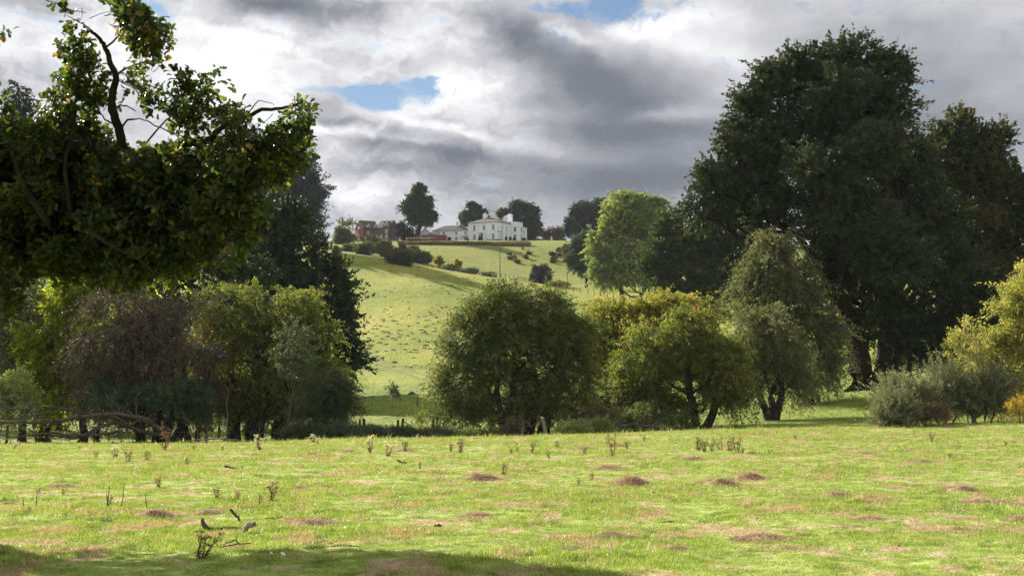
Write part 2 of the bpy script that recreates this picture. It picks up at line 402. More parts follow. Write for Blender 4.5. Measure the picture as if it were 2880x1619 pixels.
# ------------------------------------------------------------------ trees
def unit(a): return a / (np.linalg.norm(a, axis=-1, keepdims=True) + 1e-9)
def rsphere(n, r): return unit(r.normal(size=(n, 3)))
def leaves_mb(mb, p, f, size, tint, r, asp=.55, upb=.5):
    """one rhombic leaf per position p, pointing along f"""
    n = len(p); nrm = unit(r.normal(size=(n, 3)) + np.array([0, 0, upb])); s = unit(np.cross(f, nrm))
    L = size[:, None]; W = L * asp
    dn = np.cross(s, f)
    v = np.stack([p, p + f * L * .5 + s * W * .5 + dn * L * .06, p + f * L, p + f * L * .5 - s * W * .5 + dn * L * .06], 1).reshape(-1, 3)
    mb.add(v, np.arange(4 * n).reshape(-1, 4), a=np.repeat(np.clip(tint, 0, 1), 4))
def bend_path(a, b, r, n=6, amp=.12, sag=0.):
    t = np.linspace(0, 1, n)[:, None]; L = np.linalg.norm(b - a)
    off = np.cumsum(r.normal(size=(n, 3)), 0); off = off - t * off[-1]
    off *= amp * L / math.sqrt(n)
    off[0] = 0
    p = a + (b - a) * t + off * 1.0; p[:, 2] += sag * L * (4 * t * (1 - t))[:, 0]
    return p
def tree(name, label, D, base_u, lobes, mat, tw=500, kl=24, leaf=.18, Lt=1.2, droop=.3, up=.25, jit=.085, trunk=None, stems=((0, 0),),
         nsub=15, subr=.33, seed=1, group=None, cat='tree', bark='bark', twigw=.0, fork=.3, asp=.55, base=None, dy=.8, tintv=.22, shell=.5):
    """lobes: (u, v, half width, half height[, depth shift]) in photo units at depth D. A crown of leafy sprays on limbs and trunks."""
    r = np.random.default_rng(seed); m_ = mpp(D); tw = int(tw * (1.1 if tw > 400 else 1.2)); leaf *= 1.12
    B = gnd(base_u, D) if base is None else np.asarray(base, float)
    root = thing(name, label, cat, B, 0, group)
    C = []; Rd = []
    for l in lobes:
        s = l[4] if len(l) > 4 else 0
        c = P(l[0], l[1], D + s); q = (D + s) * K / FD
        C.append(c); Rd.append((l[2] * q, (l[2] * .6 + l[3] * .4) * q * dy, l[3] * q))
    C = np.array(C); Rd = np.array(Rd)
    wgt = (Rd.prod(1)) ** (2 / 3.); wgt /= wgt.sum()
    crown = MB(); limbs = MB(); trunkb = MB()
    top = C[:, 2].max(); ch = top - B[2]
    tr = trunk or ch * .03
    forkz = B[2] + ch * fork
    tops = []
    for (du, lean) in stems:
        s0 = B + np.array([du * m_, r.normal() * .1, -.25]); s1 = np.array([s0[0] + lean * m_, s0[1] + r.normal() * .2, forkz])
        hi = C[np.argmin(np.abs(C[:, 0] - s1[0]) - C[:, 2] * .3)]
        path = np.concatenate([bend_path(s0, s1, r, 6, .07), bend_path(s1, hi, r, 6, .10)[1:]])
        rad = tr * np.concatenate([[1.55, 1.12, 1.0, .94, .9, .85], np.linspace(.75, .2, 5)])
        trunkb.tube(path, rad, 9); tops.append(path)
    for c, q, wg in zip(C, Rd, wgt):
        path = tops[r.integers(len(tops))]; k = int(np.argmin(np.abs(path[3:, 2] - (c[2] - .55 * abs(c[0] - B[0]) - .06 * ch)))) + 3; st = path[k]
        if abs(c[2] - st[2]) + abs(c[0] - st[0]) < .1: st = st - np.array([0, 0, .12])
        lp = bend_path(st, c, r, 7, .16, .06); limbs.tube(lp, np.linspace(tr * .42, tr * .12, 7), 6)
        n_s = max(3, int(nsub)); dd = unit(rsphere(n_s, r) + np.array([0, 0, .18]))
        sc = c + dd * q * r.uniform(.35, .98, (n_s, 1)); sr = q * subr * r.uniform(.7, 1.25, (n_s, 1))
        stn = r.normal(size=n_s) * tintv * .6
        for k2 in range(n_s):
            limbs.tube(bend_path(lp[r.integers(3, 7)], sc[k2], r, 5, .15, .05), np.linspace(tr * .14, tr * .03, 5), 4, False)
        nt_ = max(4, int(tw * wg)); si = r.integers(0, n_s, nt_)
        d2 = rsphere(nt_, r); st_ = sc[si] + d2 * sr[si] * r.uniform(0, 1, (nt_, 1)) ** (shell)
        td = unit(.65 * d2 + .55 * dd[si] + r.normal(size=(nt_, 3)) * .35 + np.array([0, 0, up]))
        L = Lt * r.uniform(.5, 1.25, (nt_, 1)) * np.where(r.random((nt_, 1)) < .07, 1.9, 1); t = r.uniform(0, 1, (nt_, kl, 1))
        pos = st_[:, None] + td[:, None] * L[:, None] * t; pos[..., 2] -= (droop * L[:, None] * t ** 2)[..., 0]
        pos += r.normal(size=pos.shape) * jit * (1 - .5 * t)
        f = td[:, None] + r.normal(size=pos.shape) * .75; f[..., 2] -= droop * 1.2 * t[..., 0]
        ti = .45 + stn[si][:, None] + r.normal(size=(nt_, 1)) * tintv * .7 + r.normal(size=(nt_, kl)) * tintv * .6
        pos = pos.reshape(-1, 3); ok = pos[:, 2] > H(pos[:, 0], pos[:, 1]) + .02
        leaves_mb(crown, pos[ok], unit(f.reshape(-1, 3))[ok], (leaf * r.uniform(.6, 1.3, nt_ * kl))[ok], ti.ravel()[ok], r, asp)
        if twigw > 0:
            tt = np.linspace(0, 1.05, 4)[None, :, None]; tp = st_[:, None] + td[:, None] * L[:, None] * tt; tp[..., 2] -= (droop * L[:, None] * tt ** 2)[..., 0]
            side = unit(np.cross(td, r.normal(size=td.shape)))[:, None] * twigw * np.array([1, .8, .5, .15])[None, :, None]
            v = np.concatenate([tp - side, tp + side], 1); bi = np.arange(nt_)[:, None, None] * 8
            q4 = np.array([[0, 1, 5, 4], [1, 2, 6, 5], [2, 3, 7, 6]])[None]
            limbs.add(v.reshape(-1, 3), (q4 + bi).reshape(-1, 4))
    trunkb.build('trunk', MATS[bark], root, True, B)
    limbs.build('branches', MATS[bark], root, True, B)
    crown.build('crown', MATS[mat], root, False, B, attr=True)
    return root
# ------------------------------------------------------------------ the hedge row and the trees behind it (left)
tree('tree', 'dense dark tree behind the fallen branches, filling the far left of the hedge row', 82, 120,
     [(60, 640, 150, 120), (250, 640, 150, 110), (60, 800, 160, 120), (230, 860, 150, 120), (-120, 700, 150, 200), (390, 720, 110, 120), (60, 940, 150, 70), (-120, 900, 140, 120)],
     'leaf_oak', 2600, 26, .24, 1.5, .3, trunk=.5, seed=11, group='trees behind the hedge', stems=((-20, 0), (30, 6)))
tree('tree', 'dense dark tree between the brown hawthorn and the tall dark evergreen', 78, 520,
     [(480, 700, 110, 90), (600, 740, 100, 100), (500, 850, 120, 100), (640, 880, 120, 100), (400, 900, 100, 90), (560, 970, 130, 50)],
     'leaf_dark', 2200, 26, .22, 1.4, .3, trunk=.45, seed=12, group='trees behind the hedge')
tree('evergreen_tree', 'broad dark evergreen tree with a bulging edge standing against the bright hill slope', 108, 720,
     [(650, 560, 80, 70), (705, 600, 80, 80), (770, 665, 66, 66), (815, 735, 62, 66), (700, 740, 130, 110), (838, 800, 58, 62), (846, 870, 58, 60), (872, 915, 44, 34),
      (780, 880, 110, 90), (600, 680, 110, 110), (740, 560, 34, 36), (800, 620, 26, 26), (852, 690, 26, 30), (868, 770, 26, 34)],
     'leaf_dark', 4200, 26, .34, 1.6, .1, up=.2, trunk=.7, seed=13, nsub=10, subr=.36)
tree('evergreen_tree', 'tall bluish dark evergreen rising above the slope at the end of the ridge', 312, 730,
     [(735, 395, 44, 50), (690, 390, 50, 50), (645, 380, 50, 60), (735, 430, 46, 62), (765, 470, 50, 60), (790, 530, 42, 50), (800, 575, 30, 34), (740, 540, 70, 80), (690, 480, 60, 90), (640, 520, 70, 110), (760, 595, 56, 24), (600, 470, 60, 130), (560, 560, 60, 80)],
     'leaf_blue', 5200, 26, .6, 2.6, .1, up=.35, trunk=1.1, seed=14, nsub=11, subr=.34, jit=.3)
tree('conifer_tree', 'spiky dark conifer top showing above the oak leaves at the far left', 150, 50,
     [(46, 226, 14, 26), (48, 262, 30, 24), (48, 300, 44, 30), (45, 350, 56, 40), (45, 420, 70, 50), (45, 500, 84, 60), (45, 600, 90, 70)],
     'leaf_blue', 1500, 24, .36, 2.0, .5, up=.0, trunk=.6, seed=15, nsub=12, subr=.30)
tree('tree', 'pale yellow-green tree glowing between the brown hawthorn and the oak leaves', 59, 210,
     [(250, 715, 90, 50), (190, 800, 90, 80), (130, 890, 90, 70), (290, 690, 60, 40), (230, 960, 90, 70), (350, 690, 70, 30), (160, 980, 70, 60)],
     'leaf_yellow', 1700, 26, .19, 1.2, .35, trunk=.22, seed=16)
tree('tree', 'grey-green willowy bush tree with shining leaves at the far left of the hedge', 60, 60,
     [(50, 760, 76, 60), (90, 800, 40, 60), (20, 850, 80, 80), (50, 900, 60, 60), (-60, 800, 80, 120), (0, 960, 70, 40)],
     'leaf_greygreen', 1800, 26, .13, 1.2, .5, trunk=.25, seed=17, asp=.32)
tree('hawthorn_tree', 'brown hawthorn with bare purplish drooping twigs in the hedge row', 56, 400,
     [(365, 780, 125, 80), (290, 850, 85, 85), (450, 830, 85, 90), (370, 880, 120, 90), (260, 920, 60, 60), (480, 920, 60, 70), (330, 960, 90, 60), (430, 985, 90, 50), (250, 1000, 50, 40), (350, 1020, 60, 34), (450, 1025, 60, 32), (525, 960, 34, 70), (300, 1050, 60, 22), (400, 1055, 60, 20), (500, 1050, 40, 24)],
     'leaf_brown', 3300, 26, .105, 1.5, .75, up=.05, trunk=.26, seed=18, asp=.35, twigw=.012, stems=((0, -10), (22, 14), (-38, -14), (40, 30)), fork=.25, bark='bark')
tree('hawthorn_shrub', 'low blue-green leafy growth under the brown hawthorn', 55, 360,
     [(330, 1010, 80, 34), (430, 1010, 70, 40), (270, 985, 36, 30), (490, 1000, 36, 36)],
     'leaf_bluegreen', 800, 24, .12, .8, .5, trunk=.09, seed=19, cat='shrub')
tree('hawthorn_tree', 'large round green hawthorn with a thick dark trunk in the hedge row', 58, 585,
     [(680, 755, 100, 60), (600, 830, 80, 80), (740, 810, 90, 80), (800, 890, 66, 80), (660, 900, 120, 100), (580, 960, 76, 70), (760, 980, 90, 56), (550, 760, 40, 50), (830, 960, 40, 60), (650, 1000, 80, 40), (560, 1015, 50, 34), (640, 1030, 50, 26), (730, 1030, 60, 34), (520, 900, 50, 90), (520, 990, 46, 44), (600, 1045, 60, 20), (700, 1050, 60, 20), (790, 1040, 60, 30)],
     'leaf_haw_green', 3600, 26, .13, 1.3, .55, trunk=.42, seed=20, twigw=.010, stems=((0, 3), (60, -10), (112, 20)), fork=.28)
tree('sapling', 'slender pale-leaved sapling in front of the large green hawthorn', 53, 735,
     [(740, 860, 34, 44), (765, 900, 30, 34), (715, 900, 24, 40), (735, 960, 30, 44)],
     'leaf_greygreen', 150, 20, .13, .9, .2, up=.5, trunk=.055, seed=21, fork=.5, twigw=.012, cat='sapling', bark='bark_grey')
tree('willow_shrub', 'grey-green twiggy bush at the right end of the left hedge', 54, 820,
     [(815, 985, 52, 50), (790, 1040, 70, 40), (850, 1040, 40, 40), (860, 1000, 24, 50)],
     'leaf_greygreen', 900, 24, .11, 1.1, .5, trunk=.08, seed=22, twigw=.010, cat='shrub', asp=.3, stems=((0, 0), (-20, -8), (18, 8)))
tree('shrub', 'bright yellow-green bush above the dead branches at the left edge', 55, 20,
     [(30, 970, 48, 34), (-20, 990, 60, 40), (50, 1015, 50, 30), (0, 1050, 50, 30)],
     'leaf_bright', 520, 24, .13, .8, .5, trunk=.08, seed=23, cat='shrub')
for k_, (u_, D_, mt_) in enumerate([(470, 66, 'leaf_bright'), (300, 70, 'leaf_yellow'), (640, 68, 'leaf_bright')]):
    tree('shrub', ['low sunlit shoots seen between the hawthorn trunks right of the thistle', 'low sunlit shoots seen under the brown hawthorn', 'low sunlit shoots just right of the thickest hedge trunk'][k_], D_, u_,
         [(u_, 1046, 30, 16), (u_ + 30, 1050, 20, 12)], mt_, 60, 20, .14, .5, .3, trunk=.04, seed=30 + k_, cat='shrub', group='sunlit shoots under the hedge')
# ------------------------------------------------------------------ middle hawthorns
tree('hawthorn_tree', 'dark many-stemmed hawthorn with rusty sprigs standing alone in the middle of the picture', 56, 1310,
     [(1290, 775, 90, 52), (1370, 810, 76, 62), (1215, 840, 84, 62), (1300, 880, 120, 90), (1410, 900, 74, 80), (1180, 920, 72, 60), (1180, 1000, 74, 50), (1290, 985, 110, 60), (1410, 1000, 70, 60),
      (1340, 745, 50, 26), (1130, 880, 26, 24), (1440, 840, 40, 44), (1240, 765, 66, 34), (1400, 770, 40, 30), (1140, 1035, 46, 30), (1225, 1045, 50, 26), (1330, 1035, 60, 26), (1440, 1030, 50, 30), (1465, 950, 34, 60), (1125, 965, 26, 40), (1470, 880, 26, 40)],
     'leaf_haw', 4300, 27, .115, 1.35, .5, trunk=.17, seed=40, twigw=.012, fork=.35,
     stems=((-30, -30), (-8, -14), (10, 0), (28, 14), (48, 22), (60, 40)))
tree('hawthorn_tree', 'golden yellow-green hawthorn right behind the dark many-stemmed one', 66, 1580,
     [(1565, 800, 80, 44), (1650, 780, 76, 36), (1515, 850, 50, 60), (1600, 860, 90, 60), (1540, 930, 66, 70), (1700, 780, 60, 40), (1500, 900, 36, 60), (1760, 800, 50, 40)],
     'leaf_haw_yellow', 3000, 26, .13, 1.2, .5, trunk=.18, seed=41, twigw=.010)
tree('hawthorn_tree', 'spreading green hawthorn on a single leaning trunk', 59, 1757,
     [(1730, 850, 66, 50), (1780, 880, 70, 64), (1640, 900, 76, 70), (1720, 940, 100, 70), (1810, 940, 60, 70), (1610, 980, 80, 54), (1560, 1030, 70, 26), (1660, 1020, 80, 36), (1790, 1000, 60, 34), (1740, 800, 40, 24), (1850, 960, 34, 60), (1500, 1010, 40, 44), (1840, 900, 34, 46)],
     'leaf_haw_green', 3300, 26, .125, 1.2, .5, trunk=.26, seed=42, twigw=.011, stems=((0, -22), (8, 40)), fork=.3)
tree('hawthorn_tree', 'small feathery hawthorn leaning over the mown grass', 66, 1948,
     [(1930, 820, 60, 50), (1890, 880, 52, 56), (1960, 890, 64, 60), (1930, 950, 70, 40), (1860, 940, 40, 40), (2000, 950, 40, 40)],
     'leaf_haw_grey', 1700, 26, .13, 1.3, .55, trunk=.26, seed=43, twigw=.011, stems=((0, -8), (0, 20), (-4, -40)), fork=.3)
tree('hawthorn_tree', 'tall grey-green weeping hawthorn below the giant oak', 75, 2040,
     [(1955, 625, 38, 42), (1935, 690, 56, 56), (1995, 725, 62, 60), (1905, 770, 50, 54), (2040, 795, 54, 60), (1980, 830, 74, 62), (2070, 865, 42, 54), (2030, 920, 64, 36), (2080, 925, 30, 36), (1880, 700, 24, 34)],
     'leaf_haw_grey', 3900, 26, .15, 1.8, .7, up=.1, trunk=.62, seed=44, twigw=.013, fork=.3)
tree('tree', 'mid green oak filling the gap between the bright lime-green tree and the weeping hawthorn', 150, 1760,
     [(1700, 590, 60, 60), (1770, 590, 70, 60), (1720, 660, 80, 66), (1840, 620, 80, 60), (1820, 700, 90, 60), (1660, 690, 46, 50), (1750, 745, 110, 36), (1900, 650, 60, 60)],
     'leaf_oak', 2700, 25, .40, 2.0, .25, trunk=.7, seed=45, fork=.25)
tree('tree', 'sunlit yellow-green treetop glimpsed under the giant oak limb', 175, 1800,
     [(1800, 570, 56, 36), (1850, 560, 50, 30), (1760, 600, 40, 30)],
     'leaf_bright', 600, 24, .4, 2.0, .3, trunk=.5, seed=46, fork=.6)
# ------------------------------------------------------------------ right side
tree('oak_tree', 'giant dark spreading oak with twin trunks towering over the right side', 80, 2172,
     [(2130, 165, 82, 72), (2035, 185, 66, 66), (2215, 205, 66, 66), (1965, 230, 70, 70), (2100, 280, 110, 80), (2240, 310, 70, 80), (1905, 310, 84, 70), (2000, 350, 100, 80), (1860, 400, 74, 60),
      (2150, 420, 120, 80), (2290, 430, 76, 80), (1800, 470, 66, 50), (1910, 460, 84, 56), (2050, 500, 100, 60), (1780, 530, 56, 34), (1880, 540, 70, 36), (2230, 550, 110, 80), (2350, 560, 80, 80),
      (2130, 650, 110, 80), (2270, 700, 110, 80), (2200, 800, 80, 60), (2330, 810, 100, 76), (2410, 700, 80, 80), (2290, 880, 60, 30), (2400, 860, 70, 50), (2130, 740, 60, 50), (2350, 880, 60, 30), (2470, 800, 60, 90), (2080, 560, 60, 50), (1950, 400, 70, 60), (2150, 560, 110, 70, -4), (2080, 440, 100, 70, -5), (2230, 640, 100, 80, -5), (2200, 380, 80, 60, -4), (2100, 240, 80, 60, -3)],
     'leaf_giant', 11500, 27, .25, 1.3, .15, up=.25, trunk=.95, seed=50, nsub=14, subr=.40, stems=((-8, -20), (26, 46)), fork=.22, bark='bark_dark', tintv=.2)
tree('oak_tree', 'smaller oak with bronze-tinged top leaves beside the giant oak', 100, 2480,
     [(2380, 380, 60, 70), (2350, 460, 60, 80), (2420, 340, 56, 56), (2540, 480, 50, 60), (2470, 400, 60, 60), (2390, 440, 70, 70), (2500, 500, 60, 70), (2440, 560, 80, 70), (2550, 620, 66, 80), (2480, 700, 90, 80), (2600, 560, 60, 80), (2620, 720, 80, 100), (2520, 820, 90, 60), (2508, 350, 22, 26)],
     'leaf_oak_brown', 5600, 26, .31, 1.5, .15, trunk=.6, seed=51, bark='bark_dark')
tree('holly_tree', 'low dark holly with drooping boughs under the right of the giant oak', 92, 2255,
     [(2320, 870, 50, 36), (2360, 890, 60, 34), (2440, 890, 60, 40), (2520, 900, 70, 40)],
     'leaf_dark', 1100, 24, .22, 1.1, .5, trunk=.22, seed=52)
tree('garden_tree', 'sunlit golden-leaved bush tree cut by the right edge', 47, 2575,
     [(2555, 800, 56, 46), (2600, 740, 60, 50), (2530, 880, 54, 50), (2590, 880, 70, 70), (2510, 950, 46, 40), (2570, 970, 70, 50), (2640, 860, 60, 120), (2470, 960, 36, 40), (2490, 900, 36, 40), (2600, 700, 40, 40)],
     'leaf_edge', 1500, 24, .13, .9, .35, trunk=.12, seed=53, twigw=.010, asp=.45)
tree('shrub', 'reddish-leaved sprig above the golden bush at the right edge', 48, 2590,
     [(2585, 700, 26, 18), (2610, 690, 30, 30)], 'leaf_brown', 90, 20, .12, .7, .3, trunk=.05, seed=54, cat='shrub', fork=.8)
tree('sapling', 'upright sapling with bare reddish shoots left of the golden bush', 46, 2440,
     [(2430, 840, 18, 30), (2410, 880, 26, 34), (2465, 860, 24, 30), (2440, 920, 34, 36)],
     'leaf_edge', 130, 20, .10, .6, .1, up=.8, trunk=.035, seed=55, fork=.6, twigw=.010, cat='sapling', stems=((0, -6), (6, 8), (16, 20)), bark='pale_wood')
for k_, (u_, v_, a_, b_, D_) in enumerate([(2285, 1005, 60, 44, 45), (2375, 985, 60, 56, 46), (2470, 1000, 66, 54, 45.5), (2250, 1045, 40, 24, 43.5)]):
    tree('gorse_bush', ['spiky grey-green gorse bush with brown woody base at the field corner', 'tallest spiky gorse bush in the row at the field corner',
                        'spiky gorse bush between the tallest one and the golden bush', 'lowest gorse bush at the front tip of the row'][k_], D_, u_,
         [(u_, v_, a_, b_), (u_ - a_ * .5, v_ + 20, a_ * .6, b_ * .6), (u_ + a_ * .5, v_ + 14, a_ * .6, b_ * .7)],
         'leaf_gorse', 640, 34, .12, .85, .05, up=.75, jit=.03, trunk=.05, seed=60 + k_, asp=.22, subr=.5, cat='bush', group='gorse bushes at the field corner', twigw=.006, stems=((0, 0), (10, 20), (-10, -20)), fork=.3)
tree('gorse_bush', 'dead brown gorse patch low in the middle of the grey-green gorse', 43.8, 2360, [(2350, 1050, 50, 26), (2300, 1050, 40, 24)], 'leaf_dead', 420, 24, .08, .45, 0, up=.6, jit=.05,
     trunk=.03, seed=66, asp=.2, cat='bush', group='gorse bushes at the field corner', twigw=.007)
tree('shrub', 'small orange-flowering shrub at the bottom of the golden bush', 43.5, 2562, [(2566, 1030, 18, 20), (2590, 1010, 20, 24)], 'leaf_orange', 80, 22, .07, .4, .1, up=.6, trunk=.03, seed=67, cat='shrub')
# ------------------------------------------------------------------ trees on the hill
tree('lime_tree', 'bright lime-green tree in full sun right of the open hillside', 237, 1572,
     [(1590, 530, 58, 40), (1560, 585, 60, 44), (1625, 570, 44, 50), (1520, 620, 34, 34), (1590, 640, 66, 44), (1540, 680, 50, 34), (1600, 695, 64, 26), (1665, 600, 34, 50), (1660, 690, 40, 34), (1505, 690, 20, 20), (1650, 640, 40, 60), (1510, 650, 22, 20), (1575, 505, 40, 22), (1560, 545, 50, 34), (1625, 530, 46, 36), (1520, 700, 36, 24)],
     'leaf_bright', 6400, 26, .42, 1.7, .35, trunk=.6, seed=70, stems=((0, -10), (38, 10)), fork=.2, nsub=12, subr=.42)
tree('tree', 'round blue-green tree at the edge of the house pasture', 302, 1476,
     [(1468, 622, 30, 32), (1460, 655, 36, 28), (1485, 655, 30, 32), (1478, 600, 16, 14)], 'leaf_bluegreen', 2000, 26, .42, 1.4, .1, trunk=.5, seed=71, fork=.2)
tree('tree', 'dark domed tree on the skyline between the orange shrubs and the lime-green tree', 425, 1475,
     [(1470, 535, 36, 30), (1500, 520, 36, 24), (1445, 565, 30, 32), (1480, 580, 44, 26), (1540, 540, 40, 40)], 'leaf_dark', 2400, 26, .6, 1.9, .1, trunk=.9, seed=72, fork=.2)
tree('tree', 'tall irregular tree on the skyline left of the white house', 399, 1050,
     [(1054, 480, 13, 15), (1046, 504, 20, 17), (1066, 512, 16, 18), (1034, 532, 18, 15), (1074, 545, 18, 16), (1052, 552, 24, 14), (1018, 516, 8, 8), (1090, 548, 8, 10), (1060, 530, 18, 14)],
     'leaf_oak', 2600, 26, .52, 1.7, .2, trunk=1.2, seed=73, fork=.2)
tree('tree', 'rounded tree directly behind the chimneys of the white house', 428, 1190,
     [(1190, 525, 20, 13), (1172, 540, 13, 13), (1208, 540, 16, 13), (1190, 552, 28, 13), (1228, 556, 10, 8)], 'leaf_oak', 2000, 26, .50, 1.6, .2, trunk=.7, seed=74)
tree('tree', 'broad tree rising behind the right end of the white house', 424, 1320,
     [(1305, 522, 24, 15), (1272, 540, 18, 13), (1335, 540, 20, 20), (1312, 558, 36, 20), (1346, 576, 16, 18), (1328, 592, 26, 12)], 'leaf_oak', 2600, 26, .52, 1.7, .2, trunk=.9, seed=75)
tree('tree', 'small round-headed tree below the utility pole left of the brick mill', 386, 866,
     [(864, 592, 20, 15), (850, 600, 16, 12), (876, 600, 12, 12)], 'leaf_haw', 420, 22, .6, 1.8, .2, trunk=.35, seed=76)
tree('tree', 'thin sparse tree on the skyline beside the utility pole', 410, 868, [(862, 565, 22, 12), (885, 562, 12, 12)], 'leaf_haw', 70, 16, .5, 2.0, .1, trunk=.25, seed=77, twigw=.05)
tree('tree', 'dark tree between the brick mill and the white outbuilding', 402, 1020, [(1014, 595, 12, 20), (1030, 600, 16, 16), (1010, 575, 10, 12)], 'leaf_dark', 300, 22, .6, 1.8, .2, trunk=.3, seed=78)
tree('tree', 'orange-brown low trees on the skyline right of the white house', 430, 1388, [(1388, 586, 18, 12), (1408, 588, 14, 10), (1370, 592, 12, 8)], 'leaf_rust', 320, 22, .6, 1.8, .2, trunk=.25, seed=79)
tree('bush', 'lone dark bush on the open pasture below the white house', 292, 1360, [(1360, 686, 20, 18), (1358, 700, 22, 14), (1368, 694, 16, 16)], 'leaf_blue', 700, 22, .42, 1.2, .1, trunk=.2, seed=80, cat='bush')
HB = [(938, 617, 24, 20, 340, 'leaf_haw', 'yellowish thorn bush in front of the brick mill'),
      (965, 628, 26, 20, 335, 'leaf_haw', 'olive thorn bush right of the yellowish one'),
      (915, 628, 22, 14, 338, 'leaf_haw', 'low dark bramble left of the yellowish thorn bush'),
      (990, 640, 34, 18, 325, 'leaf_rust', 'rusty bush in the middle of the ridge hedge'),
      (1000, 655, 36, 12, 318, 'leaf_dark', 'dark bramble mound low on the ridge hedge'),
      (1030, 640, 26, 20, 322, 'leaf_rust', 'brownish bush right of the dark bramble mound'),
      (1055, 645, 34, 14, 320, 'leaf_haw', 'long olive bush at the right of the ridge hedge'),
      (1012, 630, 7, 10, 320, 'leaf_dark', 'small dark upright shrub above the ridge hedge'),
      (1104, 657, 9, 12, 312, 'leaf_haw_yellow', 'small yellowish bush standing alone on the ridge fence line'),
      (1150, 668, 6, 14, 306, 'leaf_haw_yellow', 'slim yellowish sapling on the ridge fence line'),
      (845, 632, 6, 6, 345, 'leaf_haw_grey', 'small grey bush at the top left of the slope'),
      (880, 625, 26, 9, 345, 'leaf_haw', 'low scrub above the top left of the slope'),
      (1428, 632, 16, 16, 310, 'leaf_rust', 'brownish bush left of the round blue-green tree'),
      (1476, 688, 20, 7, 296, 'leaf_dead', 'reddish dead bracken under the round blue-green tree'),
      (1130, 672, 18, 3, 303, 'leaf_haw', 'strip of low scrub along the ridge fence'), (1180, 682, 20, 3, 300, 'leaf_greygreen', 'next strip of low scrub down the ridge fence'),
      (1228, 692, 16, 3, 296, 'leaf_haw', 'lowest strip of scrub on the ridge fence'), (1400, 716, 26, 4, 276, 'leaf_haw', 'scrub under the fence right of the lone dark bush')]
for k_, (u_, v_, a_, b_, D_, mt_, lab) in enumerate(HB):
    hp = hit(u_, v_ + b_ * .85); D_ = min(hp[1] / K, D_ + 6)
    tree('bush', lab, D_, u_, [(u_, v_, a_, b_), (u_ + a_ * .4, v_ + b_ * .3, a_ * .6, b_ * .7)], mt_, int(90 + a_ * b_ * 1.5), 22, .33, 1.0, .15, trunk=.1, seed=90 + k_, cat='bush', group='bushes along the ridge')
# brambles along the dip
for k_, (u_, v_, a_, b_, D_) in enumerate([(770, 1088, 56, 17, 53), (850, 1093, 54, 12, 52), (930, 1096, 54, 9, 51), (1010, 1096, 50, 9, 51.5), (1090, 1096, 50, 9, 52), (1160, 1095, 44, 8, 53), (1230, 1095, 30, 6, 53)]):
    tree('bramble_bush', ['dark bramble mound under the willowy bush', 'bramble mound just left of the first pair of posts', 'low bramble mound in front of the first pair of posts',
         'bramble mound in front of the second pair of posts', 'bramble mound in front of the third pair of posts', 'thin bramble patch left of the many-stemmed hawthorn', 'sparse bramble sprigs under the many-stemmed hawthorn'][k_],
         D_, u_, [(u_, v_, a_, b_), (u_ - a_ * .4, v_ + 4, a_ * .5, b_ * .8), (u_ + a_ * .5, v_ + 4, a_ * .5, b_ * .9)], ['leaf_greygreen', 'leaf_bluegreen', 'leaf_greygreen', 'leaf_bluegreen', 'leaf_greygreen', 'leaf_haw', 'leaf_haw'][k_],
         520 if k_ < 5 else 170, 22, .085, .6, .4, trunk=.02, seed=120 + k_, cat='bush', group='brambles along the dip', twigw=.006)
for k_, (u_, v_, a_, b_, D_, mt_) in enumerate([(1490, 1075, 50, 18, 52, 'leaf_bright'), (1440, 1082, 36, 12, 51, 'leaf_bright'), (1500, 1050, 60, 18, 55, 'leaf_rust'), (1290, 1080, 22, 18, 53, 'leaf_brown'), (1060, 1060, 8, 18, 60, 'leaf_haw_green'), (987, 985, 12, 26, 88, 'leaf_greygreen')]):
    tree('shrub', ['bright lime nettle patch between the two hawthorns', 'low lime nettle patch right of the leaning post', 'rusty bramble tangle behind the nettle patch', 'grey twiggy shrub at the foot of the many-stemmed hawthorn',
                   'young shoot beside the third pair of posts', 'pale feathery sapling on the bank beyond the posts'][k_],
         D_, u_, [(u_, v_, a_, b_), (u_ + a_ * .4, v_ + 3, a_ * .5, b_ * .8)], mt_, [420, 200, 260, 90, 30, 60][k_], 22, .10, .5, .3, trunk=.02, seed=140 + k_, cat='shrub', twigw=.006)
tree('willow_shrub', 'dark scrub at the foot of the leaning hawthorn', 57, 1640, [(1620, 1050, 80, 22), (1560, 1060, 50, 18), (1700, 1062, 40, 14)], 'leaf_haw', 500, 22, .10, .9, .5, trunk=.05, seed=150, cat='shrub', twigw=.01)

# ------------------------------------------------------------------ near oak hanging in from the left
def oak_leaf_arrays(p, f, nrm, L):
    n = len(p); s = unit(np.cross(f, nrm)); nn = np.cross(s, f)
    tl = np.array([0, .12, .24, .36, .48, .60, .72, .86, 1.0]); wd = np.array([.03, .07, .17, .11, .24, .16, .29, .20, .03]); cp = np.array([0, .02, .05, .07, .08, .07, .04, -.01, -.07])
    mid = p[:, None] + f[:, None] * (tl[None, :, None] * L[:, None, None]) + nn[:, None] * (cp[None, :, None] * L[:, None, None])
    wv = s[:, None] * (wd[None, :, None] * L[:, None, None]); up = nn[:, None] * (wd * .35)[None, :, None] * L[:, None, None]
    V = np.stack([mid - wv + up, mid, mid + wv + up], 2).reshape(n, 27, 3)
    q = []
    for i in range(8):
        q += [[3*i, 3*i+1, 3*i+4, 3*i+3], [3*i+1, 3*i+2, 3*i+5, 3*i+4]]
    Q = (np.array(q)[None] + (np.arange(n) * 27)[:, None, None]).reshape(-1, 4)
    return V.reshape(-1, 3), Q
r = np.random.default_rng(99)
oakb = np.array([-9.3, 19.5, float(H(-9.3, 19.5))])
oak = thing('oak_tree', 'near oak reaching into the left of the picture with backlit lobed leaves', 'tree', oakb)
tr = MB(); br = MB(); cr = MB()
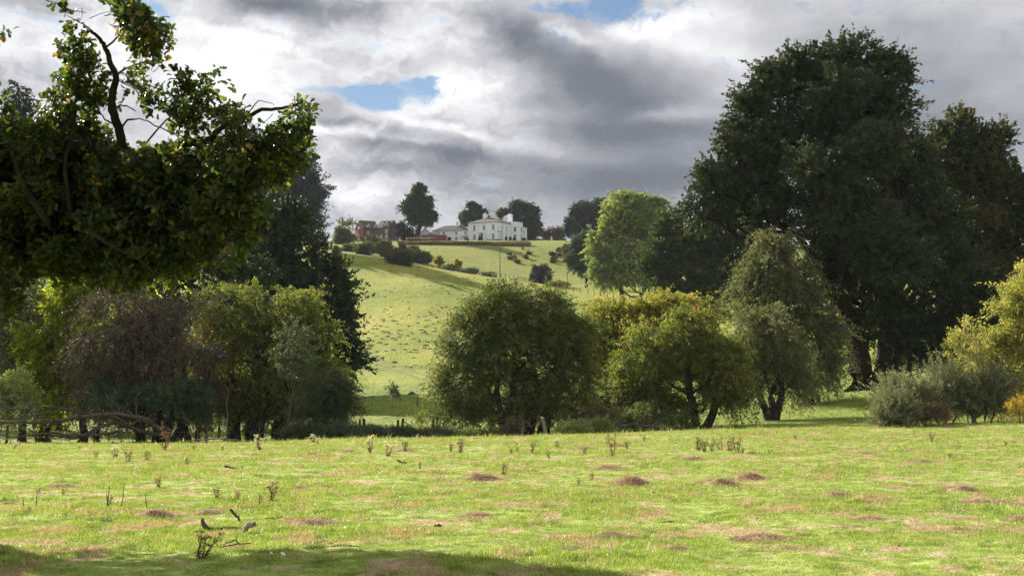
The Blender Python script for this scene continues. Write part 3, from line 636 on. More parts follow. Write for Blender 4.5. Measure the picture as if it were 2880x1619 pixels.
tr.tube(bend_path(oakb + [0, 0, -.3], oakb + [.4, -.6, 4.0], r, 8, .05), [.62, .50, .44, .41, .39, .36, .33, .28], 14)
tp = oakb + [.4, -.6, 4.0]
def pp(lst, D0, D1): 
    n = len(lst); return np.array([P(u, v, D0 + (D1 - D0) * i / (n - 1)) for i, (u, v) in enumerate(lst)])
def fine_path(p, n=4):
    t = np.linspace(0, len(p) - 1, (len(p) - 1) * n + 1); k = np.arange(len(p))
    q = np.stack([np.interp(t, k, p[:, i]) for i in range(3)], -1)
    q[1:-1] = (q[:-2] + 2 * q[1:-1] + q[2:]) / 4
    return q + r.normal(size=q.shape) * .006
A = pp([(294, 458), (333, 417), (307, 372), (298, 320), (283, 277), (283, 233), (292, 195), (277, 160), (266, 121), (251, 99), (229, 78)], 12.6, 11.6)
Bp = pp([(333, 417), (376, 402), (415, 368), (458, 361), (510, 361), (540, 342), (558, 316), (614, 298), (657, 277), (709, 272), (752, 262)], 12.5, 11.4)
Cc = pp([(405, 388), (475, 388), (510, 415), (540, 458), (601, 497), (640, 520)], 12.4, 11.9)
br.tube(fine_path(np.concatenate([[tp + [0, 0, -.4]], pp([(60, 640), (180, 540), (294, 458)], 12.9, 12.6)])), np.linspace(.16, .085, 13), 8)
br.tube(fine_path(A), np.linspace(.075, .018, 41), 7); br.tube(fine_path(Bp), np.linspace(.062, .014, 41), 7); br.tube(fine_path(Cc), np.linspace(.03, .01, 21), 6)
subs = [([(292, 200), (330, 215), (362, 245)], .02), ([(283, 277), (310, 262), (342, 280)], .018), ([(298, 318), (262, 300), (238, 262)], .014), ([(300, 330), (320, 300), (360, 300), (420, 330), (470, 345)], .016),
        ([(292, 190), (340, 160), (400, 150)], .018), ([(266, 121), (300, 90), (330, 40)], .018), ([(251, 99), (210, 60), (170, 40)], .012), ([(558, 316), (550, 290), (556, 262), (545, 235)], .010),
        ([(614, 298), (650, 250), (690, 262)], .010), ([(288, 192), (265, 190), (243, 192)], .009), ([(333, 400), (420, 300), (500, 250)], .016), ([(280, 620), (300, 670), (320, 720)], .010),
        ([(540, 458), (560, 540), (580, 580)], .014), ([(180, 540), (250, 600), (330, 640), (400, 690)], .03), ([(120, 560), (60, 470), (30, 380)], .05), ([(180, 540), (160, 420), (190, 300), (190, 220)], .035),
        ([(294, 458), (420, 520), (520, 560)], .03), ([(0, 780), (60, 775), (130, 778)], .012)]
for lst, r0 in subs:
    q = fine_path(pp(lst, 12.5 + r.uniform(-.5, .3), 12.2 + r.uniform(-1, .6))); br.tube(q, np.linspace(r0, r0 * .35, len(q)), 5)
for ang in (2.0, 2.7, 3.4, 4.1):
    e = tp + np.array([math.cos(ang) * 4, math.sin(ang) * 4, r.uniform(1.5, 5)]); q = bend_path(tp, e, r, 8, .12, .1); br.tube(q, np.linspace(.2, .04, 8), 7)
# leafy volumes: u, v, half width, half height, depth, half depth (m), sprigs
V_ = [(320, 60, 70, 62, 11.9, .7, 150), (360, 110, 74, 60, 12.0, .7, 170), (400, 185, 84, 60, 12, .7, 200), (440, 255, 70, 52, 12, .7, 140), (480, 215, 50, 60, 12, .5, 90), (300, 25, 50, 36, 11.9, .5, 70), (525, 148, 40, 34, 12, .4, 46), (545, 195, 24, 24, 12, .3, 16),
      (470, 310, 60, 36, 12.2, .6, 70), (182, 36, 34, 34, 12.1, .4, 40), (195, 130, 44, 42, 12.1, .4, 44), (205, 190, 52, 50, 12.1, .5, 80), (225, 245, 46, 34, 12.2, .6, 60), (170, 285, 60, 46, 12.4, .8, 110), (566, 288, 34, 34, 12, .4, 34),
      (620, 330, 70, 46, 11.9, .7, 130), (700, 320, 62, 50, 11.8, .6, 140), (752, 300, 34, 42, 11.7, .4, 60), (735, 370, 44, 56, 11.8, .5, 80), (690, 420, 60, 60, 11.9, .7, 90), (620, 420, 80, 70, 12, .9, 190), (520, 420, 90, 60, 12.3, 1., 150),
      (420, 440, 90, 60, 12.6, 1.2, 170), (330, 470, 110, 80, 12.8, 1.3, 260), (180, 400, 120, 90, 13, 1.5, 420), (60, 330, 80, 80, 13, 1.3, 230), (40, 430, 110, 110, 13.2, 1.8, 480), (180, 520, 150, 90, 13.2, 1.8, 620), (60, 590, 130, 70, 13.2, 1.7, 420),
      (330, 580, 130, 76, 12.8, 1.3, 420), (470, 540, 100, 66, 12.5, 1.1, 260), (560, 530, 70, 54, 12.1, .8, 120), (600, 500, 60, 50, 12, .7, 80), (400, 640, 90, 40, 12.6, 1., 150), (330, 672, 60, 26, 12.4, .7, 70), (200, 640, 110, 36, 12.8, 1.1, 190), (60, 650, 70, 26, 12.8, .9, 70),
      (500, 600, 60, 40, 12.3, .7, 70), (545, 575, 30, 30, 12.2, .4, 20), (10, 750, 26, 40, 12.3, .5, 26), (8, 88, 24, 20, 12.2, .3, 7), (330, 705, 40, 24, 12.3, .5, 26), (150, 692, 30, 20, 12.6, .5, 20), (455, 672, 28, 30, 12.3, .4, 26), (570, 632, 40, 30, 12.1, .4, 24), (606, 590, 34, 30, 12, .4, 26), (250, 690, 34, 18, 12.5, .4, 20), (520, 645, 26, 26, 12.2, .4, 16), (648, 540, 30, 28, 11.9, .4, 24), (30, 705, 34, 26, 12.6, .5, 22), (655, 480, 40, 34, 11.9, .4, 34), (-150, 350, 150, 250, 13.2, 2.2, 500), (-200, 100, 200, 160, 12.4, 1.8, 240), (-380, 420, 200, 260, 13.2, 2.2, 360)]
# the crown goes on out of the frame, over the trunk and on towards the camera side
for (u, v, ru, rv, D_, dd_, n_) in V_:
    n_ = int(n_ * (.62 if v < 345 else (.95 if u > 450 else 2.1)))
    c = P(u, v, D_); s = mpp(D_); thin = v < 345 or u > 560
    q = unit(r.normal(size=(n_, 3))) * r.uniform(0, 1, (n_, 1)) ** (.42) * np.array([ru * s, dd_, rv * s]) + c
    gap = fbm(q[:, 0] * 2.6 + 9, q[:, 2] * 2.6 + q[:, 1] * .8, 2); q = q[gap > (-.06 if thin else -.30)]; n_ = len(q)
    out = unit(q - c); sd = unit(out * .8 + r.normal(size=(n_, 3)) * .5 + np.array([0, 0, .15]))
    for i in range(0, n_, 2):   # twigs
        a0 = q[i] - sd[i] * r.uniform(.15, .35) ; br.tube(np.array([a0, (a0 + q[i]) / 2 + r.normal(size=3) * .015, q[i]]), [.006, .005, .003], 3, False)
    k_ = 7
    t = r.uniform(-.25, 1, (n_, k_, 1)); pos = q[:, None] + sd[:, None] * .10 * t + r.normal(size=(n_, k_, 3)) * .022
    f = unit(sd[:, None] * .8 + r.normal(size=(n_, k_, 3)) * .75 + np.array([0, 0, -.22])).reshape(-1, 3)
    nrm = unit(r.normal(size=(n_ * k_, 3)) * .8 + np.array([0, 0, .7]))
    L = r.uniform(.075, .135, n_ * k_); vv, qq = oak_leaf_arrays(pos.reshape(-1, 3), f, nrm, L)
    ti = np.clip(.5 + r.normal(size=(n_, 1)) * .16 + r.normal(size=(n_, k_)) * .14, 0, .93); ti[r.random((n_, k_)) < .012] = 1.
    cr.add(vv, qq, a=np.repeat(ti.ravel(), 27))
tr.build('trunk', MATS['bark_dark'], oak, True, oakb); br.build('branches', MATS['bark_dark'], oak, True, oakb); cr.build('crown', MATS['leaf_near_oak'], oak, False, oakb, attr=True)
# ------------------------------------------------------------------ dead branches under the left hedge
r = np.random.default_rng(5)
def dead_limb(name, label, pts, D0, D1, r0, nb, seed, group, mat='dead_wood', side=True, amp=.5):
    rr_ = np.random.default_rng(seed); n = len(pts)
    p = np.array([P(u, v, D0 + (D1 - D0) * i / (n - 1)) for i, (u, v) in enumerate(pts)]); k = np.arange(n); t = np.linspace(0, n - 1, n * 5)
    q = np.stack([np.interp(t, k, p[:, i]) for i in range(3)], -1); q[1:-1] = (q[:-2] + 2 * q[1:-1] + q[2:]) / 4; q += rr_.normal(size=q.shape) * .02
    m1 = MB(); m1.tube(q, np.linspace(r0, r0 * .35, len(q)), 7); m2 = MB()
    for b in range(nb):
        i = rr_.integers(3, len(q) - 1); L = rr_.uniform(.5, 2.2); dirv = unit((q[i] - q[i-1]) / (np.linalg.norm(q[i] - q[i-1]) + 1e-6) * .8 + rr_.normal(size=3) * [.6, .5, .7] + [0, 0, .15])
        e = q[i] + dirv * L; e[2] = max(e[2], float(H(e[0], e[1])) + .03)
        bp = bend_path(q[i], e, rr_, 7, .22, .08); rb = r0 * (1 - .6 * i / len(q)) * rr_.uniform(.25, .5); m2.tube(bp, np.linspace(rb, rb * .3, 7), 5)
        for c_ in range(3):
            j = rr_.integers(2, 6); e2 = bp[j] + unit(dirv + rr_.normal(size=3) * .8) * rr_.uniform(.3, .9); m2.tube(bend_path(bp[j], e2, rr_, 4, .2), np.linspace(rb * .4, rb * .15, 4), 4, False)
    o = thing(name, label, 'branch', p[0], 0, group)
    m1.build('limb', MATS[mat], o, True, p[0]); m2.build('twigs', MATS[mat], o, True, p[0])
G_ = 'fallen dead limbs under the hedge'
dead_limb('fallen_branch', 'long dead limb arching left from the foot of the brown hawthorn', [(420, 1095), (370, 1055), (290, 1040), (200, 1048), (110, 1062), (0, 1060)], 54, 52, .17, 22, 1, G_)
dead_limb('fallen_branch', 'dead limb sagging to the grass and rising again under the brown hawthorn', [(430, 1100), (340, 1080), (290, 1060), (240, 1078), (190, 1104), (120, 1092)], 54, 52, .13, 16, 2, G_)
dead_limb('fallen_branch', 'topmost grey dead branches fanning out at the left edge', [(280, 1050), (200, 1035), (120, 1022), (60, 1030), (-20, 1020)], 54, 52, .08, 20, 3, G_)
dead_limb('fallen_branch', 'lowest dead limb lying along the grass at the left edge', [(300, 1085), (220, 1095), (120, 1088), (30, 1100), (-30, 1085)], 53, 51, .08, 16, 4, G_)
dead_limb('fallen_branch', 'bare grey limb lying between the thickest hedge trunk and the paired stems', [(600, 1108), (560, 1102), (500, 1106), (455, 1110)], 54, 53, .06, 8, 6, G_, 'pale_wood')
dead_limb('fallen_branch', 'dark log with bare twigs under the leaning green hawthorn', [(1690, 1092), (1650, 1075), (1600, 1066), (1540, 1074)], 55, 54, .11, 10, 7, G_)
dead_limb('fallen_branch', 'twiggy dead brush under the right side of the large green hawthorn', [(720, 1100), (680, 1085), (640, 1092), (610, 1070)], 55, 54, .05, 12, 8, G_)
# extra hedge stems
for k_, (u_, D_, r0, ln, lab) in enumerate([(480, 58, .17, -24, 'slanting dark stem left of the paired stems'), (500, 58, .13, -10, 'second of the paired dark stems'), (700, 57, .11, 14, 'dark stem right of the thickest trunk'), (655, 57, .10, 10, 'thin dark stem just right of the thickest trunk'),
        (115, 60, .36, 4, 'thick grooved trunk behind the dead branches'), (345, 55, .17, 8, 'knobbly pale trunk under the brown hawthorn'), (550, 62, .07, 2, 'slim straight stem left of the thickest trunk'), (250, 60, .10, -4, 'slim dark stem behind the dead branches'), (425, 60, .08, 3, 'slim upright stem behind the thistle')]):
    b = gnd(u_, D_); o = thing('tree', lab, 'tree', b, 0, 'bare stems in the hedge row')
    m1 = MB(); tp_ = b + [ln * mpp(D_) * 1.6, r.normal() * .2, 3.2]; m1.tube(bend_path(b - [0, 0, .2], tp_, r, 8, .07), r0 * np.linspace(1.35, .7, 8), 9); m1.build('trunk', MATS['bark_dark' if k_ != 5 else 'bark'], o, True, b)
    m2 = MB()
    for j in range(5):
        m2.tube(bend_path(tp_ - [0, 0, r.uniform(.2, 1.6)], tp_ + r.normal(size=3) * [.9, .5, .3] + [0, 0, 1.], r, 6, .15), np.linspace(r0 * .45, r0 * .12, 6), 5)
    m2.build('branches', MATS['bark_dark'], o, True, b)

# ------------------------------------------------------------------ fence posts
simple('post_wood', (.11, .075, .045), .9, .2, .5, 20, .004)
simple('post_grey', (.22, .20, .17), .9, .2, .5, 20, .004)
simple('post_cap', (.6, .58, .52), .8, .3)
def post(name, label, u, vt, D, w, lean, mat, group, cap=False, sq=True, vb=None):
    b = gnd(u, D) if vb is None else hit(u, vb); Y = b[1]; top = P(u, vt, Y / K); h = top[2] - b[2]
    o = thing(name, label, 'post', b, 0, group); m1 = MB()
    n = 4 if sq else 9
    tx = lean
    m1.tube([b - [0, 0, .3], b + [tx * .5, 0, h * .5], b + [tx, 0, h]], [w * .72, w * .70, w * .66], n); m1.build('shaft', MATS[mat], o, False, b)
    m2 = MB(); m2.tube([b + [tx, 0, h + .004], b + [tx * 1.01, 0, h + .03]], [w * .62, w * .3], n); m2.build('post_top', MATS['post_cap' if cap else mat], o, False, b)
G_ = 'wooden fence posts along the dip'
for a_ in [('short post, left one of the first pair above the brambles', 906, 1056, 56, .09, 0), ('taller post, right one of the first pair above the brambles', 917, 1053, 56, .12, -.02),
           ('short post, left one of the second pair above the brambles', 1002, 1056, 56, .10, .0), ('leaning brown post, right one of the second pair above the brambles', 1010, 1052, 56, .11, .10),
           ('upright post, left one of the third pair beside the hawthorn', 1091, 1048, 56, .11, -.01), ('upright post, right one of the third pair beside the hawthorn', 1099, 1049, 56, .10, .03)]:
    post('fence_post', a_[0], a_[1], a_[2], a_[3], a_[4], a_[5], 'post_wood', G_)
post('fence_post', 'lone dark post on the bank beyond the brambles', 1050, 992, 80, .09, 0, 'post_wood', None, vb=1022)
post('fence_post', 'pale leaning post at the right foot of the many-stemmed hawthorn', 1377, 1050, 50, .14, -.26, 'post_grey', None, cap=True)
for k_, (u_, vt_, D_) in enumerate([(240, 1075, 56), (415, 1050, 60), (520, 1078, 57), (470, 1052, 60)]):
    post('fence_post', ['dark post stub behind the dead branches', 'slim dark post right of the brown hawthorn trunk', 'short dark post between the paired stems and the thistle', 'slim post behind the slanting stem'][k_], u_, vt_, D_, .10, .0, 'post_wood', 'dark posts inside the hedge row')
# wire fences on the hill: one fence, a post for each post
def wire_fence(label, uvs, D0, D1, npost, h):
    n = len(uvs); k = np.arange(n); t = np.linspace(0, n - 1, npost)
    us_ = np.interp(t, k, [a for a, b in uvs]); Ds = np.interp(t, k, np.linspace(D0, D1, n))
    pts = np.array([gnd(u, d_) for u, d_ in zip(us_, Ds)]); o = thing('wire_fence', label, 'fence', pts[0])
    for p in pts:
        m1 = MB(); m1.tube([p - [0, 0, .2], p + [r.normal() * .05, 0, h]], [.10, .09], 5); m1.build('post', MATS['post_wood'], o, False, pts[0])
    m2 = MB()
    for hh in (.35, .65, .95): m2.tube(pts + [0, 0, h * hh], .02, 3, False)
    m2.build('wire', MATS['post_grey'], o, False, pts[0])
wire_fence('post and wire fence running down the ridge of the molehill slope', [(1110, 0), (1210, 0), (1300, 0), (1330, 0)], 300, 287, 26, 1.3)
wire_fence('post and wire fence between the lone dark bush and the lime-green tree', [(1385, 0), (1480, 0), (1560, 0), (1620, 0)], 274, 262, 16, 1.5)

# ------------------------------------------------------------------ molehills on the hill
simple('soil', (.085, .06, .042), .95, .1, .5, 5, .03, col2=(.05, .045, .02))
simple('mound_grass', (.16, .15, .05), .95, .1, .4, 4, .04, col2=(.12, .085, .045))
def mound_mesh(seed, n=18, m_=6, h=.45):
    rr_ = np.random.default_rng(seed); mb = MB(); a = np.arange(n) / n * 2 * math.pi
    V = [[0, 0, h]]; 
    for k in range(1, m_ + 1):
        q = k / m_
        rad = q * (1 + .24 * np.sin(a * 2 + seed) + .16 * np.sin(a * 3 + seed * 2.3) + rr_.normal(size=n) * .06)
        z = h * (math.cos(q * math.pi) * .5 + .5) + rr_.normal(size=n) * h * .07 * (q < .95)
        V += list(np.stack([np.cos(a) * rad, np.sin(a) * rad, z - .02 * (k == m_) * 3], -1))
    T = [(0, 1 + j, 1 + (j + 1) % n) for j in range(n)]; Q = []
    for k in range(m_ - 1):
        for j in range(n): Q.append((1 + k*n + j, 1 + (k+1)*n + j, 1 + (k+1)*n + (j+1) % n, 1 + k*n + (j+1) % n))
    return mb.add(V, Q, T)
protos = []
for s_ in range(4):
    o = mound_mesh(s_ + 2, 12, 4, .42).build('molehill', MATS['soil' if s_ != 3 else 'mound_grass'], None, True)
    tag(o, 'small earthy molehill on the sunny slope among many like it', 'molehill', 'molehills on the far slope'); protos.append(o)
rm = np.random.default_rng(31); used = 0; placed = []
def put_molehill(u, v, w):
    global used
    p = hit(u, v)
    if used < 4: o = protos[used]
    else:
        o = protos[rm.integers(0, 4)].copy(); COL.objects.link(o)
    used += 1
    s = w * p[1] / FD * .5
    o.location = (p[0], p[1], p[2] - .04 * s); o.scale = (s, s * 1.0, s * rm.uniform(.55, .95)); o.rotation_euler = (0, 0, rm.uniform(0, 6.28))
spots = []
tries = 0
while len(spots) < 236 and tries < 60000:
    tries += 1
    u = rm.uniform(870, 1560); v = rm.uniform(632, 925)
    if u < 1130:
        ridge = 632 + (u - 850) * .155
        if v < ridge + 6: continue
        dens = 1.0 if 770 < v < 890 else (.8 if v < ridge + 30 else .3)
    elif u < 1460:
        if not (665 + (u - 1130) * .17 < v < 745): continue
        if u > 1190 and v > 700: continue
        dens = .9
    else:
        if not (745 < v < 790): continue
        dens = .5
    if u < 920 and v > 700: dens *= .5
    if rm.random() > dens: continue
    if any(abs(u - a) < 5 and abs(v - b) < 3 for a, b in spots): continue
    spots.append((u, v))
for (u, v) in spots: put_molehill(u, v, rm.uniform(7, 12) * (1 + max(0, v - 750) / 150))
for (u, v, w_, lab) in [(1036, 985, 26, 'reddish earth mound beside the lone dark post'), (985, 983, 20, 'dark earth mound beside the pale sapling on the bank'), (905, 978, 24, 'flat earth mound near the foot of the dark evergreen')]:
    p = hit(u, v + 6); o = mound_mesh(int(u), 16, 5, .5).build('earth_mound', MATS['soil'], None, True, loc=p); s = w_ * p[1] / FD * .55; o.scale = (s, s, s); tag(o, lab, 'molehill', 'earth mounds on the bank')
simple('track_turf', (.09, .12, .02), .95, .1, .5, 1.5, .04, col2=(.13, .11, .04))
# wheel ruts along the foot of the slope
def rut(uvs, w_):
    pts = np.array([hit(u, v) for u, v in uvs]); k = np.arange(len(pts)); t = np.linspace(0, len(pts) - 1, 60)
    q = np.stack([np.interp(t, k, pts[:, i]) for i in range(3)], -1); mb = MB()
    q[:, 1] += .35 * fbm(t * 1.3, t * 0 + w_ * 50, 2)
    dv = np.gradient(q, axis=0); nx = unit(np.stack([-dv[:, 1], dv[:, 0], dv[:, 0] * 0], -1))
    ww = w_ * (1 + .35 * vnoise(t * 2.1, t * 0))[:, None]
    rows = []
    for k_, hh in ((-1., -.02), (-.4, .17), (.3, .20), (1., -.02)):
        a = q + nx * ww * k_; a[:, 2] = H(a[:, 0], a[:, 1]) + hh + .05 * vnoise(t * 5, t * 0 + k_); rows.append(a)
    V = np.stack(rows, 1).reshape(-1, 3); i = np.arange(59)[:, None] * 4; j = np.arange(3)[None]
    return mb.add(V, np.stack([i + j, i + 4 + j, i + 5 + j, i + 1 + j], -1).reshape(-1, 4))
for lab, uvs, w_ in (('upper turfy bank line of the old track across the slope foot', [(905, 884), (960, 908), (1030, 932), (1100, 955), (1180, 975)], .45), ('lower turfy bank line of the old track across the slope foot', [(905, 902), (960, 922), (1030, 945), (1085, 962), (1150, 980)], .4)):
    o = rut(uvs, w_).build('track', MATS['track_turf'], None, True); tag(o, lab, None, None, 'structure')

# ------------------------------------------------------------------ foreground: straw mounds
straw, g = newmat('straw')
a = g.n('ShaderNodeAttribute', attribute_name='tint').outputs['Fac']
cs = g.ramp(a, [(0, (.18, .10, .065)), (.4, (.36, .23, .155)), (.75, (.52, .37, .25)), (1, (.66, .52, .37))])
ps = principled(g, cs, .7, .25); tl = g.n('ShaderNodeBsdfTranslucent'); g.put(tl.inputs['Color'], cs)
mx = g.n('ShaderNodeMixShader'); mx.inputs[0].default_value = .25; straw.node_tree.links.new(ps, mx.inputs[1]); straw.node_tree.links.new(tl.outputs[0], mx.inputs[2]); finish(straw, g, mx.outputs[0])
simple('thatch', (.36, .255, .16), .95, .1, .5, 14, .02, col2=(.19, .16, .06))
def blades_mb(mb, p, d, L, w, tint, r, droop=.5):
    n = len(p); s = unit(np.cross(d, r.normal(size=(n, 3)))); L = L[:, None]; w = w[:, None]
    m1 = p + d * L * .55 - np.array([0, 0, 1]) * L * droop * .12; m2 = p + d * L - np.array([0, 0, 1]) * L * droop * .5
    V = np.stack([p - s * w, p + s * w, m1 + s * w * .75, m1 - s * w * .75, m2], 1).reshape(-1, 3); i = np.arange(n)[:, None] * 5
    mb.add(V, np.array([[0, 1, 2, 3]]) + i, np.array([[3, 2, 4]]) + i, a=np.repeat(np.clip(tint, 0, 1), 5))
def straw_mound(seed):
    rr_ = np.random.default_rng(seed); e = thing('straw_mound', '', 'mound')
    base = mound_mesh(seed, 22, 7, .40).build('mound', MATS['thatch'], e, True)
    mb = MB(); n = 2600; a = rr_.uniform(0, 6.283, n); q = np.sqrt(rr_.uniform(0, 1, n)) * 1.12
    z = .40 * (np.cos(np.minimum(q, 1) * math.pi) * .5 + .5)
    p = np.stack([np.cos(a) * q, np.sin(a) * q, z - .01], -1)
    d = unit(np.stack([np.cos(a) * .8, np.sin(a) * .8, np.full(n, .55)], -1) + rr_.normal(size=(n, 3)) * .5)
    blades_mb(mb, p, d, rr_.uniform(.10, .34, n), rr_.uniform(.007, .015, n), rr_.normal(.5, .22, n), rr_, .9)
    mb.build('dead_grass', straw, e, attr=True)
    return e
sm = [straw_mound(s) for s in (3, 8, 14)]
SM = [(1588, 1212, 104, 1.0, 'tallest straw-covered mound right of centre'), (1810, 1214, 110, .75, 'broad low straw mound right of the tallest one'), (1888, 1199, 92, .9, 'reddish straw mound behind the broad low one'),
      (1207, 1200, 120, .65, 'wide straw mound with a dead weed at its end'), (388, 1294, 120, .75, 'reddish straw mound left of the curved log'), (530, 1285, 100, .4, 'flattened straw patch behind the curved log'),
      (1705, 1373, 70, .4, 'flat straw patch low in the right half'), (1534, 1340, 84, .55, 'small straw mound below the tallest one'), (1920, 1348, 130, .4, 'long flat straw patch in the right half'), (1440, 1372, 60, .3, 'thin straw patch at the shadow edge'),
      (2420, 1230, 110, .6, 'orange-brown straw mound near the right side'), (2105, 1240, 100, .4, 'low straw mound between the reddish one and the right side'), (2320, 1156, 70, .4, 'small straw patch high on the right field'),
      (2490, 1262, 150, .3, 'wide pale straw patch at the right'), (2560, 1300, 80, .5, 'straw mound touching the right edge'), (640, 1120, 0, 0, ''), (877, 1131, 50, .5, 'small straw mound left of the pale thistle'),
      (783, 1138, 46, .6, 'small reddish straw mound far left of the pale thistle'), (1022, 1128, 60, .4, 'straw mound behind the two pale thistles'), (1470, 1122, 60, .3, 'small straw mound near the middle of the crest'),
      (1745, 1150, 90, .3, 'flat straw patch before the dark weeds'), (150, 1218, 100, .3, 'flat straw patch at the upper left'), (20, 1262, 60, .4, 'dark straw patch touching the left edge'), (820, 1218, 46, .4, 'small straw mound left of centre'),
      (750, 1222, 50, .5, 'small straw mound beside the dark clod'), (1560, 1116, 60, .3, 'straw streak at the crest'), (2170, 1135, 60, .35, 'straw streak on the right crest'), (1530, 1172, 90, .35, 'pale straw mound under the tall dead dock'), (780, 1312, 150, .3, 'long flat straw patch right of the curved log'),
      (2190, 1300, 90, .3, 'faint straw patch in the right half'), (1200, 1290, 100, .25, 'faint straw patch at centre')]
ns = 0; MOUNDS = []
for (u, v, w_, hs, lab) in SM:
    if w_ == 0: continue
    b = hit(u, v + 6); o = sm[ns] if ns < 3 else copy_tree(sm[rm.integers(0, 3)]); ns += 1
    s = w_ * b[1] / FD * .5; MOUNDS.append((b[0], b[1], s)); o.location = tuple(b - [0, 0, .0]); o.scale = (s, s * 1.1, s * (.22 + hs * .72)); o.rotation_euler = (0, 0, rm.uniform(0, 6.28)); o['label'] = lab; o['group'] = 'straw-covered mounds in the near field'

# ------------------------------------------------------------------ weeds
simple('weed_stem', (.10, .065, .04), .85, .2, .4, 20)
simple('green_stem', (.12, .15, .04), .8, .2, .4, 20)
leafmat('weed_fluff', [(0, (.45, .38, .30)), (1, (.8, .74, .66))], .3)
leafmat('weed_green', [(0, (.035, .065, .02)), (1, (.10, .15, .05))], .3)
leafmat('weed_brown', [(0, (.06, .035, .022)), (.6, (.14, .08, .05)), (1, (.24, .15, .09))], .2)
def weed(kind, seed):
    rr_ = np.random.default_rng(seed); e = thing({'dock': 'dock_weed', 'thistle': 'thistle', 'green': 'green_weed', 'dead': 'dead_weed'}[kind], '', 'weed')
    st = MB(); lf = MB(); hd = MB(); n = {'dock': 3, 'thistle': 4, 'green': 5, 'dead': 5}[kind]
    for k in range(n):
        base = np.array([rr_.normal() * .05, rr_.normal() * .05, -.02]); h = rr_.uniform(.65, 1.0) if k else 1.0
        top = base + [rr_.normal() * .12, rr_.normal() * .12, h]; pth = bend_path(base, top, rr_, 7, .06); st.tube(pth, np.linspace(.014, .006, 7), 4, False)
        m_ = 26; t = rr_.uniform(.05, .95, m_); p = np.stack([np.interp(t, np.linspace(0, 1, 7), pth[:, i]) for i in range(3)], -1)
        d = unit(rr_.normal(size=(m_, 3)) * [1, 1, .5] + [0, 0, -.3 if kind in ('dock', 'dead') else .25])
        leaves_mb(lf, p, d, rr_.uniform(.06, .17, m_) * (1.25 - t), rr_.uniform(0, 1, m_), rr_, .35)
        for j in range(3):
            q = pth[rr_.integers(3, 6)]; e2 = q + unit(rr_.normal(size=3) * [1, 1, .3] + [0, 0, .8]) * rr_.uniform(.1, .25); st.tube([q, (q + e2) / 2 + rr_.normal(size=3) * .01, e2], .006, 3, False)
            c_ = 26; leaves_mb(hd, e2 + rr_.normal(size=(c_, 3)) * .022, unit(rr_.normal(size=(c_, 3))), rr_.uniform(.02, .05, c_), rr_.uniform(0, 1, c_), rr_, .5)
        c_ = 60; leaves_mb(hd, pth[-1] + rr_.normal(size=(c_, 3)) * ([.03, .03, .12] if kind == 'dock' else [.03, .03, .03]) - [0, 0, .06 if kind == 'dock' else 0], unit(rr_.normal(size=(c_, 3))), rr_.uniform(.02, .055, c_), rr_.uniform(0, 1, c_), rr_, .5)
    st.build('stem', MATS['green_stem' if kind == 'green' else 'weed_stem'], e)
    lf.build('leaves', MATS['weed_green' if kind in ('green',) else 'weed_brown'], e, attr=True)
    hd.build('seed_heads', MATS[{'dock': 'weed_brown', 'thistle': 'weed_fluff', 'green': 'weed_green', 'dead': 'weed_brown'}[kind]], e, attr=True)
    return e
WP = {k: [weed(k, s) for s in (1, 2)] for k in ('dock', 'thistle', 'green', 'dead')}; wn = {k: 0 for k in WP}
